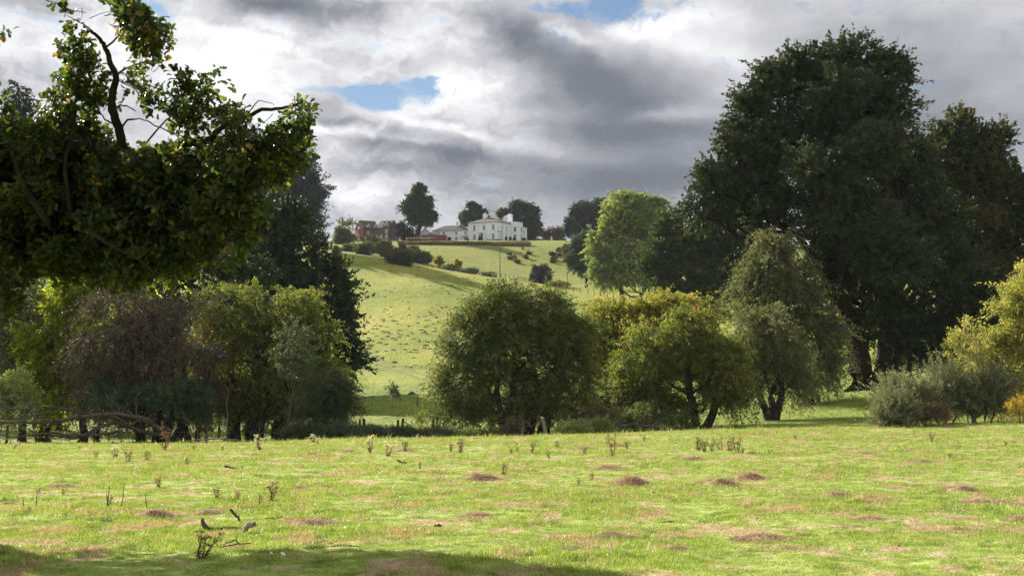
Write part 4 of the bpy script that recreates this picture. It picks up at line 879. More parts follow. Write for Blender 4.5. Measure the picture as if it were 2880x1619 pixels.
WD = [('dock', 412, 1132, 54, 'tall rusty dock in front of the brown hawthorn'), ('thistle', 932, 1140, 42, 'pale thistle standing tallest left of centre'), ('thistle', 978, 1147, 34, 'white fluffy thistle right of the tallest pale one'),
      ('dead', 1018, 1136, 26, 'curled dead weed right of the white thistle'), ('dead', 1160, 1138, 30, 'drooping dead weed left of the many-stemmed hawthorn'), ('dead', 1133, 1134, 18, 'low grey weed left of the drooping dead one'),
      ('dock', 1540, 1148, 54, 'tall reddish dock right of centre'), ('dead', 1471, 1143, 18, 'small dark dock left of the tall reddish one'), ('green', 1578, 1130, 20, 'green weed right of the tall reddish dock'),
      ('dead', 1757, 1133, 30, 'dark weed clump, leftmost of the right-hand group'), ('dead', 1772, 1136, 24, 'bushy weed second from left in the right-hand group'), ('green', 1790, 1134, 22, 'greenish weed in the middle of the right-hand group'),
      ('dock', 1812, 1132, 30, 'straight brown dock in the right-hand group'), ('dead', 1838, 1136, 30, 'dark brown weed right of the straight dock'), ('dock', 1853, 1138, 40, 'tallest brown dock at the right of the group'), ('green', 1868, 1140, 14, 'short green weed at the right end of the group'),
      ('green', 1935, 1142, 12, 'small green weed right of the group'), ('dead', 322, 1162, 28, 'dark dock pair below the brown hawthorn'), ('thistle', 290, 1152, 30, 'thin pale weed left of the dark dock pair'), ('thistle', 649, 1132, 34, 'pale feathery thistle below the large green hawthorn'),
      ('thistle', 560, 1134, 18, 'short white-topped thistle left of the feathery one'), ('dead', 487, 1132, 12, 'tiny brown weed beside the tall rusty dock'), ('dead', 400, 1226, 24, 'dark dead weed above the straw mound at left'), ('green', 160, 1244, 14, 'small green weed at the left'),
      ('green', 98, 1240, 12, 'smaller green weed further left'), ('dead', 1267, 1194, 24, 'dead weed on the end of the wide straw mound'), ('dead', 1057, 1178, 16, 'dark little dock near centre'), ('dead', 1380, 1152, 16, 'small brown dock under the hawthorn shade'),
      ('dead', 1285, 1142, 14, 'little brown weed at the crest'), ('dock', 1340, 1140, 30, 'slim dark dock by the many-stemmed hawthorn foot'), ('thistle', 1402, 1126, 22, 'pale weed near the leaning post'), ('green', 1300, 1138, 14, 'low green weed at the crest'),
      ('thistle', 1300, 1120, 12, 'thin pale weed beside the low green one'), ('thistle', 35, 1130, 20, 'pale bushy thistle at the left edge'), ('thistle', 125, 1132, 12, 'short pale weed on the left crest'), ('thistle', 200, 1128, 12, 'short pale weed left of the dock'),
      ('dead', 685, 1262, 44, 'brown dead weed heap with a green grass tuft'), ('dead', 655, 1268, 22, 'low brown weed left of the dead heap'), ('dead', 597, 1258, 22, 'rusty shrivelled weed left of the dead heap'), ('dead', 546, 1254, 26, 'dead weed with a bent head behind the curved log'),
      ('dead', 510, 1404, 62, 'dark tangled dead weed in the shadow below the curved log'), ('green', 2345, 1112, 22, 'dark green weed on the right crest'), ('green', 2000, 1106, 12, 'small dark weed on the right crest'), ('green', 1620, 1110, 14, 'small green weed on the crest under the leaning trunk'),
      ('dead', 1490, 1206, 16, 'grey leaning weed before the tallest straw mound'), ('dead', 1455, 1220, 16, 'short brown weed left of the leaning grey one'), ('thistle', 788, 1115, 22, 'thin pale weed under the willowy bush'), ('thistle', 800, 1118, 16, 'shorter pale weed under the willowy bush'),
      ('green', 610, 1182, 10, 'low dark rosette left of centre'), ('green', 470, 1168, 16, 'spreading green rosette above the left straw mound'), ('green', 2390, 1152, 12, 'low green weed at the right'), ('dead', 2530, 1122, 12, 'tiny brown weed at the far right'),
      ('green', 275, 1270, 22, 'bright green weed with bare stalks at left'), ('green', 75, 1288, 14, 'bright rosette at the left edge'), ('dead', 240, 1152, 16, 'thin brown weed at the left crest'), ('dead', 370, 1158, 22, 'grey-brown weed right of the dark dock pair')]
for (k, u, v, hpx, lab) in WD:
    b = hit(u, v); s = hpx * b[1] / FD
    o = WP[k][wn[k]] if wn[k] < 2 else copy_tree(WP[k][rm.integers(0, 2)]); wn[k] += 1
    o.location = tuple(b); o.scale = (s * (1.9 if s < .5 else 1.35),) * 2 + (s * 1.1,); o.rotation_euler = (rm.normal() * .06, rm.normal() * .06, rm.uniform(0, 6.28)); o['label'] = lab; o['group'] = 'dead and living weeds in the near field'
# ------------------------------------------------------------------ sticks, clods, fallen leaves
def stick(name, label, uvs, rads, mat, lift=None, end=None, cat='stick'):
    b = hit(*uvs[0]) if lift is None else hit(uvs[0][0], lift); Y = b[1] / K
    pts = np.array([P(u, v, Y) for u, v in uvs]); pts[:, 2] = np.maximum(pts[:, 2], H(pts[:, 0], pts[:, 1]) + .02)
    k = np.arange(len(pts)); t = np.linspace(0, len(pts) - 1, len(pts) * 4); q = np.stack([np.interp(t, k, pts[:, i]) for i in range(3)], -1)
    q[1:-1] = (q[:-2] + 2 * q[1:-1] + q[2:]) / 4; q += r.normal(size=q.shape) * .004
    o = thing(name, label, cat, b); mb = MB(); mb.tube(q, np.interp(t, k, rads) * mpp(Y) * 1.0, 9); mb.build('limb', MATS[mat], o, True, b)
    mb2 = MB()
    for j in range(3):
        i = len(q) // 4 + j * len(q) // 5; L = rads[0] * mpp(Y) * 3.0; mb2.tube([q[i], q[i] + r.normal(size=3) * [.3, .3, .1] * L + [0, 0, L * .8]], [rads[0] * mpp(Y) * .4, rads[0] * mpp(Y) * .2], 5)
    mb2.build('stub', MATS[mat], o, True, b)
    return o
stick('curved_log', 'curved dead branch lying in the grass with its grey left end sticking up', [(508, 1304), (512, 1318), (522, 1330), (545, 1331), (575, 1328), (606, 1330)], [4, 6, 6.5, 5.5, 5, 4], 'dead_wood', 1334)
stick('bent_log', 'thick grey bent stump of branch beside the curved one', [(613, 1343), (618, 1328), (628, 1317), (639, 1320)], [4, 6, 8, 8], 'pale_wood', 1343)
stick('stick', 'dark forked stick leaning up behind the curved log', [(603, 1308), (596, 1298), (587, 1290), (580, 1280)], [3, 3.5, 3.5, 3], 'dead_wood', 1310)
stick('stick', 'small bent dark stick near the centre of the field', [(1092, 1326), (1103, 1320), (1110, 1324)], [3, 3.5, 3], 'dead_wood', 1327)
stick('stick', 'short grey stick below the left straw mound', [(252, 1312), (266, 1310), (282, 1309)], [4, 4, 3], 'pale_wood', 1314)
stick('stick', 'thin straight twig right of the bent stump', [(665, 1306), (690, 1303), (712, 1300)], [1.5, 1.5, 1], 'dead_wood', 1307)
stick('stick', 'thin crooked twigs heap in the shadow edge', [(560, 1372), (580, 1362), (592, 1358), (602, 1366)], [1.5, 2, 2, 1.4], 'dead_wood', 1374)
stick('stick', 'second thin twig lying across the shadow edge heap', [(530, 1382), (560, 1374), (600, 1368), (630, 1366)], [1.5, 1.6, 1.4, 1], 'dead_wood', 1380)
stick('stick', 'short stick with pale end in the field above centre left', [(565, 1172), (580, 1176), (600, 1178)], [3, 2, 2], 'dead_wood', 1179)
stick('stick', 'dark log stub low on the left crest', [(640, 1196), (660, 1197), (680, 1196)], [2, 2, 1.6], 'dead_wood', 1198)
stick('stick', 'small pale stick in the field above the white thistle shadow', [(1000, 1158), (1012, 1163), (1024, 1164)], [2.5, 2, 1.5], 'dead_wood', 1166)
for (u, h_) in ((303, 60), (272, 36), (268, 55), (92, 40), (370, 36), (60, 26)):
    b = hit(u, 1275); s = h_ * b[1] / FD; o = MB().tube(bend_path(b - [0, 0, .02], b + [r.normal() * .06, 0, s], r, 6, .03), np.linspace(.008, .004, 6), 4).build('bare_stalk', MATS['weed_stem'], None)
    tag(o, 'thin bare dead stalk standing upright in the grass at the left', 'stalk', 'bare stalks at the left')
def clod(seed):
    rr_ = np.random.default_rng(seed); return mound_mesh(seed, 12, 4, .8)
simple('dark_soil', (.035, .024, .018), .95, .1, .4, 20, .02)
for (u, v, w_, lab) in [(1008, 1245, 14, 'round dark clod near the centre'), (640, 1222, 20, 'black earth clod left of centre'), (1690, 1312, 64, 'low crumbly earth patch in the right half'), (830, 1368, 22, 'dark earth hole in the shadow edge'), (870, 1372, 70, 'reddish bare patch at the shadow edge'),
                    (1645, 1240, 18, 'dark clod below the reddish straw mound'), (2192, 1282, 40, 'dark bare patch at the right'), (2040, 1284, 30, 'smaller dark bare patch left of it'), (610, 1385, 50, 'bare earth under the crooked twigs'), (1090, 1160, 30, 'small dark earth crumbs near centre'), (780, 1187, 44, 'long low earth crumbs left of centre')]:
    b = hit(u, v); o = clod(int(u)).build('earth_clod', MATS['dark_soil'], None, False, loc=b); s = w_ * b[1] / FD * .5; o.scale = (s, s, s * (.6 if w_ < 30 else .12)); tag(o, lab, 'clod', 'earth clods in the near field')
simple('dry_leaf_orange', (.5, .17, .05), .6, .3, .3, 30); simple('dry_leaf_tan', (.55, .40, .26), .6, .3, .3, 30); simple('white_bark', (.75, .72, .66), .6, .3, .3, 20)
def dry_leaf(mat, seed):
    rr_ = np.random.default_rng(seed); v, q = oak_leaf_arrays(np.array([[0., 0, .02]]), unit(np.array([[1., .2, .35]])), unit(np.array([[rr_.normal() * .5, -.5, .7]])), np.array([1.]))
    return MB().add(v, q).build('dead_leaf', MATS[mat], None)
dl = [dry_leaf('dry_leaf_orange', 1), dry_leaf('dry_leaf_tan', 2), dry_leaf('dry_leaf_orange', 3)]
LV = [(2135, 1385, 24, 1, 'large tan curled leaf standing in the right grass'), (2045, 1450 - 20, 18, 1, 'tan leaf near the bottom right'), (1902, 1310, 14, 0, 'bright orange leaf lying below the long straw patch'), (2268, 1380, 14, 0, 'orange leaf in the right field'), (2455, 1240, 12, 0, 'orange leaf beside the orange-brown mound'),
      (2548, 1118, 9, 0, 'tiny orange leaf on the right crest'), (1565, 1265, 9, 1, 'tan leaf below the tallest mound'), (2110, 1282, 8, 0, 'small orange leaf in the right half'), (710, 1395, 18, 1, ''), (522, 1247, 9, 0, 'orange leaf behind the curved log'), (605, 1115, 7, 0, 'orange leaf on the left crest'),
      (912, 1130, 6, 0, ''), (2250, 1110, 6, 0, 'small orange leaf on the far crest'), (1640, 1330, 8, 0, 'orange leaf right of the small mound'), (106, 1262, 8, 0, 'small orange leaf at the left'), (1235, 1305, 7, 1, 'small tan leaf at centre'), (1870, 1222, 7, 1, 'pale leaf under the broad mound')]
nl_ = 0
for (u, v, w_, ty, lab) in LV:
    if not lab: continue
    b = hit(u, v); s = w_ * b[1] / FD
    if nl_ < 3: o = dl[nl_]; ty = [0, 1, 0][nl_]
    else: o = dl[ty].copy(); COL.objects.link(o)
    nl_ += 1; o.data.materials[0] = MATS['dry_leaf_orange' if ty != 1 else 'dry_leaf_tan'] if nl_ > 3 else o.data.materials[0]
    o.location = tuple(b + [0, 0, .03]); o.scale = (s,) * 3; o.rotation_euler = (rm.normal() * .4, rm.normal() * .4, rm.uniform(0, 6.28)); tag(o, lab, 'leaf', 'fallen leaves in the near field')
for (u, v, w_, lab) in [(710, 1404, 18, 'white scrap of peeling bark in the shadow'), (680, 1400, 12, 'smaller pale scrap of bark left of the white one')]:
    b = hit(u, v); s = w_ * b[1] / FD; mb = MB(); t_ = np.linspace(-1.1, 1.1, 7)
    V = [(math.sin(a) * .35 * s * k, y * s * .5, .03 + .35 * s * math.cos(a) * k) for k in (1, .88) for y in (-1, 1) for a in t_]
    mb.add(V, [(7*b0 + i, 7*b0 + i + 1, 7*b0 + i + 8, 7*b0 + i + 7) for b0 in (0, 2) for i in range(6)] + [(0, 7, 21, 14), (6, 13, 27, 20)])
    o = mb.build('bark_scrap', MATS['white_bark'], None, True, loc=b); o.rotation_euler = (.3, .2, .7); tag(o, lab, 'bark', 'pale bark scraps')
# ------------------------------------------------------------------ buildings on the hill
simple('render_white', (.78, .80, .86), .8, .2, .05, .3); simple('trim_white', (.84, .84, .84), .6, .3, .03, 1)
simple('slate', (.095, .083, .075), .8, .2, .35, .8, .03, col2=(.055, .052, .055)); simple('slate_blue', (.10, .105, .125), .6, .4, .3, 1)
simple('glass_dark', (.045, .05, .06), .15, .6, .2, 2); simple('dark_void', (.03, .03, .035), .8, .1); simple('lead', (.35, .37, .40), .5, .4, .2, 1)
def brickmat(name, c1, c2, mort):
    m, g = newmat(name); tc = g.n('ShaderNodeTexCoord').outputs['Object']
    b = g.n('ShaderNodeTexBrick'); s = g.sep(tc); g.put(b.inputs['Vector'], g.comb(g.m('ADD', s[0], s[1]), s[2], 0.0))
    b.inputs['Scale'].default_value = 1.6; b.inputs['Color1'].default_value = c1 + (1,); b.inputs['Color2'].default_value = c2 + (1,); b.inputs['Mortar'].default_value = mort + (1,); b.inputs['Mortar Size'].default_value = .012
    nz = g.noise(tc, .5, 4, .6); c = g.mix(g.sstep(nz, .4, .65), b.outputs[0], g.mix(.5, b.outputs[0], (.09, .06, .055)))
    finish(m, g, principled(g, c, .9, .15))
brickmat('brick', (.22, .09, .065), (.155, .065, .05), (.18, .13, .11)); brickmat('stone_brick', (.15, .11, .10), (.105, .08, .078), (.15, .13, .12))
simple('tile_red', (.11, .078, .068), .85, .2, .4, 1.2, .03, col2=(.07, .055, .052))
def window(parent, x0, x1, z0, z1, y, nx, nz, axis='x', sgn=-1, glass='glass_dark', name='window', th=.10):
    """frame with glazing bars on a wall facing -y (axis x) or +x/-x (axis y); pane is a sub-part"""
    fr = MB(); pn = MB(); w_ = .09
    def bx(mb, a0, a1, c0, c1, d0, d1):
        d0, d1 = sorted((y + sgn * d0, y + sgn * d1))
        if axis == 'x': mb.box(a0, a1, d0, d1, c0, c1)
        else: mb.box(d0, d1, a0, a1, c0, c1)
    bx(fr, x0 - .12, x1 + .12, z0 - .14, z0, .003, th + .10); bx(fr, x0 - .05, x0 + w_, z0, z1, .003, th); bx(fr, x1 - w_, x1 + .05, z0, z1, .003, th); bx(fr, x0 + w_, x1 - w_, z1 - w_, z1 + .05, .003, th)
    for i in range(1, nx): xx = x0 + (x1 - x0) * i / nx; bx(fr, xx - .03, xx + .03, z0, z1 - w_, .022, th - .03)
    for i in range(1, nz): zz = z0 + (z1 - z0) * i / nz; bx(fr, x0 + w_, x1 - w_, zz - .03, zz + .03, .024, th - .028)
    f = fr.build(name, MATS['trim_white'], parent); bx(pn, x0 + w_, x1 - w_, z0 + .001, z1 - w_, .004, .020); pn.build('pane', MATS[glass], f)
def hip_roof(x0, x1, y0, y1, z, h, inset, ov=.4):
    x0 -= ov; x1 += ov; y0 -= ov; y1 += ov; w_ = min(x1 - x0, y1 - y0) / 2; i_ = w_ * inset
    v = [(x0, y0, z), (x1, y0, z), (x1, y1, z), (x0, y1, z), (x0 + i_, y0 + i_, z + h), (x1 - i_, y0 + i_, z + h), (x1 - i_, y1 - i_, z + h), (x0 + i_, y1 - i_, z + h), (x0, y0, z - .12), (x1, y0, z - .12), (x1, y1, z - .12), (x0, y1, z - .12)]
    return MB().add(v, [(0, 1, 5, 4), (1, 2, 6, 5), (2, 3, 7, 6), (3, 0, 4, 7), (4, 5, 6, 7), (8, 9, 1, 0), (9, 10, 2, 1), (10, 11, 3, 2), (11, 8, 0, 3), (8, 11, 10, 9)])
DH = 402.
zp = float(H(*gnd(1238, DH)[:2]))
corner = P(1254, 604, DH); ux = mpp(DH)             # metres per photo unit there
base_z = P(1238, 603, DH)[2]
TH_ = R(26)
W_, DEP = 78 * 1.0 * ux / math.cos(TH_), 80 * ux / math.sin(TH_) * .60
DEP = 27.
ox, oy = corner[0] - W_ * math.cos(TH_), corner[1] + W_ * math.sin(TH_)
house = thing('country_house', 'large white rendered country house with slate hipped roofs and a rounded bay on the hill', 'house', (ox, oy, base_z), -TH_)
HT = 46.5 * ux
mb = MB(); mb.box(0, W_, 0, DEP, -1.2, HT)
mb.box(-.04, W_ + .04, -.05, -.002, HT * .50, HT * .50 + .18); mb.box(W_ + .002, W_ + .05, -.04, DEP, HT * .50, HT * .50 + .18)
mb.box(-.15, W_ + .15, -.18, -.052, HT - .25, HT - .125); mb.box(W_ + .052, W_ + .18, -.15, DEP, HT - .25, HT - .125)
mb.build('wall', MATS['render_white'], house)
sk = MB(); sk.box(W_ * .55, W_ + .08, -.10, -.055, -1.2, .25); sk.box(W_ + .055, W_ + .10, -.08, DEP, -1.2, .25); sk.build('plinth', MATS['dark_void'], house)
# bow on the garden side
bc, br_, bh = DEP * .56, 4.3, HT * 1.13
bow = MB(); a = np.linspace(-math.pi / 2, math.pi / 2, 15)
def arc(rad, z, dx=0): return [(W_ + dx + rad * .72 * math.cos(t), bc + rad * math.sin(t), z) for t in a]
V = arc(br_, -1.2) + arc(br_, bh); Q = [(i, i + 1, i + 16, i + 15) for i in range(14)]
V += [(W_ - 2.5, bc - br_, HT - .3), (W_ - 2.5, bc + br_, HT - .3), (W_ - 2.5, bc - br_, bh), (W_ - 2.5, bc + br_, bh)]
Q += [(15, 32, 30, 0 + 15)] if False else [(30, 15, 15, 32)][:0]
Tt = [(15 + i, 15 + i + 1, 32) for i in range(14)] + [(32, 29, 33), (30, 15, 32), (31, 33, 29)]
bow.add(V, Q, Tt)
for zz in (HT * .5, HT * .97, bh - .25):
    A0 = arc(br_ + .12, zz); A1 = arc(br_ + .12, zz + .22); A2 = arc(br_ + .001, zz); A3 = arc(br_ + .001, zz + .22)
    bow.add(A0 + A1 + A2 + A3, [(i, i + 1, i + 16, i + 15) for i in range(14)] + [(i + 15, i + 16, i + 46, i + 45) for i in range(14)] + [(i + 30, i + 31, i + 1, i) for i in range(14)])
bow.build('bay', MATS['render_white'], house)
for t, zz0, zz1 in ((-.95, .25, .5), (-.95, .03, .42), (-.05, .56, .86), (-.05, .03, .44), (.9, .56, .86), (.9, .03, .44)):
    if zz0 == .25: zz0, zz1 = .56, .86
    e = MB(); g_ = MB(); ct, st_ = math.cos(t), math.sin(t)
    px, py = W_ + (br_ * .72) * ct, bc + br_ * st_; nx_, ny_ = ct / .72, st_ / 1.0; l = math.hypot(nx_, ny_); nx_ /= l; ny_ /= l; tx_, ty_ = -ny_, nx_
    def slab(mb, s0, s1, c0, c1, d0, d1): 
        v = [(px + tx_ * s + nx_ * d_, py + ty_ * s + ny_ * d_, z) for z in (c0, c1) for d_ in (d0, d1) for s in (s0, s1)]
        mb.add(v, [(0, 1, 3, 2), (4, 6, 7, 5), (0, 4, 5, 1), (1, 5, 7, 3), (3, 7, 6, 2), (2, 6, 4, 0)])
    hw = .62; z0_, z1_ = HT * zz0, HT * zz1
    for s0, s1, c0, c1 in ((-hw - .1, -hw + .07, z0_, z1_), (hw - .07, hw + .1, z0_, z1_), (-hw + .07, hw - .07, z1_ - .09, z1_), (-hw + .07, hw - .07, z0_, z0_ + .09), (-.04, .04, z0_ + .09, z1_ - .09), (-hw + .07, -.04, (z0_ + z1_) / 2 - .03, (z0_ + z1_) / 2 + .03), (.04, hw - .07, (z0_ + z1_) / 2 - .03, (z0_ + z1_) / 2 + .03)):
        slab(e, s0, s1, c0, c1, -.2, .14)
    f = e.build('window', MATS['trim_white'], house); slab(g_, -hw + .07, hw - .07, z0_ + .09, z1_ - .09, -.2, .09); g_.build('pane', MATS['glass_dark'], f)
rf = hip_roof(0, W_, 0, DEP, HT, 16 * ux, .85, .35).build('roof', MATS['slate'], house)
for (x, y, w_, d_, h_) in ((W_ * .36, 5.5, 1.7, .9, 3.7), (W_ * .58, 6.5, 1.6, .9, 3.9), (W_ * .74, 14, 2.2, 1.2, 3.1), (W_ * .80, DEP * .60, 1.8, 1.5, 4.3)):
    c_ = MB(); z0_ = HT + .3; c_.box(x - w_ / 2, x + w_ / 2, y - d_ / 2, y + d_ / 2, z0_, HT + h_); c_.box(x - w_ / 2 - .1, x + w_ / 2 + .1, y - d_ / 2 - .1, y + d_ / 2 + .1, HT + h_ + .002, HT + h_ + .25)
    for k in range(3): c_.tube([(x + (k - 1) * .42, y, HT + h_ + .26), (x + (k - 1) * .42, y, HT + h_ + .8)], [.13, .10], 7)
    c_.build('chimney', MATS['render_white'], rf)
for xx in (.21, .53, .83):
    window(house, W_ * xx - .66, W_ * xx + .66, HT * .57, HT * .86, -.002, 3, 4)
for xx in (.21, .83): window(house, W_ * xx - .66, W_ * xx + .66, HT * .07, HT * .37, -.002, 3, 4)
for yy in (.12, .27, .88):
    window(house, DEP * yy - .6, DEP * yy + .6, HT * .56, HT * .82, W_ + .002, 2, 4, 'y', 1); window(house, DEP * yy - .6, DEP * yy + .6, HT * .06, HT * .42, W_ + .002, 2, 4, 'y', 1)
pc = MB(); x0, x1 = W_ * .385, W_ * .60; pc.box(x0, x1, -2.3, -.06, HT * .40, HT * .47)
pc.box(x0 + .1, x0 + .5, -2.1, -1.7, -1, HT * .40 - .002); pc.box(x1 - .5, x1 - .1, -2.1, -1.7, -1, HT * .40 - .002); pc.box(x1 - .1 + .002, x1, -1.69, -.06, -1, HT * .40 - .002); pc.build('porch', MATS['render_white'], house)
dr = MB(); dr.box(x0 + .7, x1 - .7, -.12, -.054, -.2, HT * .36); dr.build('door', MATS['dark_void'], house)
for xx in (.355, -.01, .995):
    MB().tube([(W_ * xx + .05, -.12, 0), (W_ * xx + .05, -.12, HT - .3)], .055, 6).build('drainpipe', MATS['lead'], house)
# service wing
WW, WH = 15.6, 30 * ux
wing = thing('service_wing', 'lower two-storey white wing with slate roof joined to the left of the country house', 'house', (ox, oy, base_z), -TH_ * .55)
MB().box(-WW, -.25, 1.2, 9.5, -1.2, WH).build('wall', MATS['render_white'], wing)
rf = hip_roof(-WW, -.2, 1.2, 9.5, WH, 15 * ux, 1.0, .3).build('roof', MATS['slate'], wing)
c_ = MB(); c_.box(-6.6, -5.2, 4.6, 5.8, WH + .8, WH + 3.7); c_.box(-6.7, -5.1, 4.5, 5.9, WH + 3.702, WH + 3.9); c_.tube([(-6.2, 5.2, WH + 3.9), (-6.2, 5.2, WH + 4.4)], .14, 7); c_.tube([(-5.6, 5.2, WH + 3.9), (-5.6, 5.2, WH + 4.4)], .14, 7); c_.build('chimney', MATS['render_white'], rf)
for x in (-14.0, -10.8, -5.4, -1.5): window(wing, x - .5, x + .5, WH * .62, WH * .90, 1.198, 2, 2)
for x in (-5.4, -1.5): window(wing, x - .55, x + .55, WH * .10, WH * .42, 1.198, 2, 2)
cn = MB(); cn.add([(-3.2, 1.19, WH * .50), (.2, 1.19, WH * .52), (.2, .2, WH * .44), (-3.2, .2, WH * .42), (-3.2, 1.19, WH * .48), (.2, 1.19, WH * .50), (.2, .2, WH * .42), (-3.2, .2, WH * .40)], [(0, 1, 2, 3), (7, 6, 5, 4), (0, 3, 7, 4), (3, 2, 6, 7), (2, 1, 5, 6)]); cn.build('canopy', MATS['lead'], wing)
MB().tube([(-13.1, 1.1, 0), (-13.1, 1.1, WH - .1)], .05, 6).build('drainpipe', MATS['lead'], wing)
# gabled outbuildings
def gable(name, label, u0, u1, D, vb, vt_e, vt_r, depth, rot, wallm, roofm, cat='house', front_gable=True, wins=()):
    p0 = P(u0, vb, D); m_ = mpp(D); w_ = (u1 - u0) * m_; he = (vb - vt_e) * m_; hr = (vb - vt_r) * m_
    o = thing(name, label, cat, p0, rot); wl = MB(); wl.box(0, w_, 0, depth, -1.5, he)
    rfm = MB(); t = .18
    if front_gable:
        for y in (0, depth - .15): wl.add([(0, y, he), (w_, y, he), (w_ / 2, y, hr), (0, y + .15, he), (w_, y + .15, he), (w_ / 2, y + .15, hr)], [(0, 3, 5, 2), (1, 2, 5, 4)], [(0, 1, 2), (3, 5, 4)])
        for sx, xe in ((1, -.25), (-1, w_ + .25)):
            ze = he - .25 * (hr - he) / (w_ / 2)
            rfm.add([(xe, -.3, ze + .02), (w_ / 2, -.3, hr + .02), (w_ / 2, depth + .3, hr + .02), (xe, depth + .3, ze + .02), (xe, -.3, ze + t), (w_ / 2, -.3, hr + t), (w_ / 2, depth + .3, hr + t), (xe, depth + .3, ze + t)], [(0, 1, 2, 3), (4, 7, 6, 5), (0, 4, 5, 1), (3, 2, 6, 7), (0, 3, 7, 4)])
    else:
        for x in (0, w_ - .15): wl.add([(x, 0, he), (x, depth, he), (x, depth / 2, hr), (x + .15, 0, he), (x + .15, depth, he), (x + .15, depth / 2, hr)], [(0, 2, 5, 3), (1, 4, 5, 2)], [(0, 1, 2), (3, 5, 4)])
        for ye in (-.25, depth + .25):
            ze = he - .25 * (hr - he) / (depth / 2)
            rfm.add([(.2, ye, ze + .02), (w_ - .2, ye, ze + .02), (w_ - .2, depth / 2, hr + .02), (.2, depth / 2, hr + .02), (.2, ye, ze + t), (w_ - .2, ye, ze + t), (w_ - .2, depth / 2, hr + t), (.2, depth / 2, hr + t)], [(0, 1, 2, 3), (4, 7, 6, 5), (0, 4, 5, 1), (0, 3, 7, 4), (1, 5, 6, 2)])
    wl.build('wall', MATS[wallm], o); rf = rfm.build('roof', MATS[roofm], o)
    for (x, z0, z1, hw, nx, nz) in wins: window(o, x * w_ - hw, x * w_ + hw, z0 * he, z1 * he, -.002, nx, nz)
    return o, w_, he, hr, rf
gable('outbuilding', 'white gabled outbuilding partly hidden behind the tall skyline tree', 1022, 1044, 408, 605, 581, 569, 8, -.1, 'render_white', 'slate_blue', wins=((.7, .5, .8, .5, 2, 2),))
gable('outbuilding', 'white gabled cottage between the tall skyline tree and the service wing', 1056, 1082, 406, 604, 586, 574, 7, .0, 'render_white', 'slate_blue', wins=((.4, .35, .8, 1.1, 4, 1),))
gable('lean_to', 'low white lean-to with a blue-grey roof joining the cottage to the wing', 1078, 1110, 404, 604, 591, 583, 5, .1, 'render_white', 'slate_blue', front_gable=False, wins=((.3, .3, .8, .6, 2, 1),), cat='shed')
MSC = (.01665 * 8.587 * 1.118)  # metres per photo unit at the mill
m1_, w1, he1, hr1, rf1 = gable('brick_mill', 'left wing of the old red brick mill with gable and dormers', 913, 959, 405, 606, 572.5, 552, 8.0, .55, 'brick', 'tile_red', front_gable=False, wins=((.28, .55, .75, .45, 1, 1), (.42, .06, .34, .5, 2, 2), (.85, .1, .4, .5, 2, 1)))
m2_, w2, he2, hr2, rf2 = gable('brick_mill', 'right wing of the old mill in mottled stone and brick with twin white dormers', 944, 987, 406.0, 606, 573, 554, 7.5, -.50, 'stone_brick', 'tile_red', front_gable=False, wins=((.78, .60, .85, .42, 2, 2), (.78, .22, .45, .42, 2, 2), (.42, .16, .42, .42, 2, 2), (.12, .16, .42, .3, 1, 1)))
def dormer(rf, x, z, he, hr, dep, w_=1.1, h_=1.2):
    y = (z - he) / (hr - he) * dep / 2; e = MB(); e.box(x - w_ / 2, x + w_ / 2, y - .5, y + 1.2, z, z + h_ * .6); e.add([(x - w_ / 2, y - .5, z + h_ * .6), (x + w_ / 2, y - .5, z + h_ * .6), (x, y - .5, z + h_ * 1.1)], None, [(0, 1, 2)])
    d_ = e.build('dormer', MATS['trim_white'], rf.parent)
    p_ = MB(); p_.box(x - w_ * .28, x + w_ * .28, y - .53, y - .504, z + .12, z + h_ * .6); p_.build('pane', MATS['glass_dark'], d_)
    q_ = MB()
    for s_ in (-1, 1): q_.add([(x + s_ * w_ * .65, y - .6, z + h_ * .52), (x, y - .6, z + h_ * 1.15), (x, y + 2., z + h_ * 1.15), (x + s_ * w_ * .65, y + 1.6, z + h_ * .52)], [(0, 1, 2, 3)])
    q_.build('dormer_roof', MATS['tile_red'], d_)
for x in (.33, .78): dormer(rf1, w1 * x, he1 + .35, he1, hr1, 8.0)
for x in (.48, .74): dormer(rf2, w2 * x, he2 + .8, he2, hr2, 7.5, 1.35, 1.6)
gg = MB(); gg.box(-.09, -.004, 3.4, 4.6, he1 * .95, he1 + .9); o_ = gg.build('loft_door', MATS['trim_white'], m1_)
gg = MB(); gg.box(-.012, -.002, 3.4, 4.4, he1 * .18, he1 * .42); gg.build('window', MATS['trim_white'], m1_)
for k, (mm, w_) in enumerate(((m1_, w1), (m2_, w2))):
    c_ = MB(); c_.tube([(w_ * .99, -.08, 0), (w_ * .99, -.08, he1 - .1)], .06, 6); c_.build('drainpipe', MATS['dark_void'], mm)
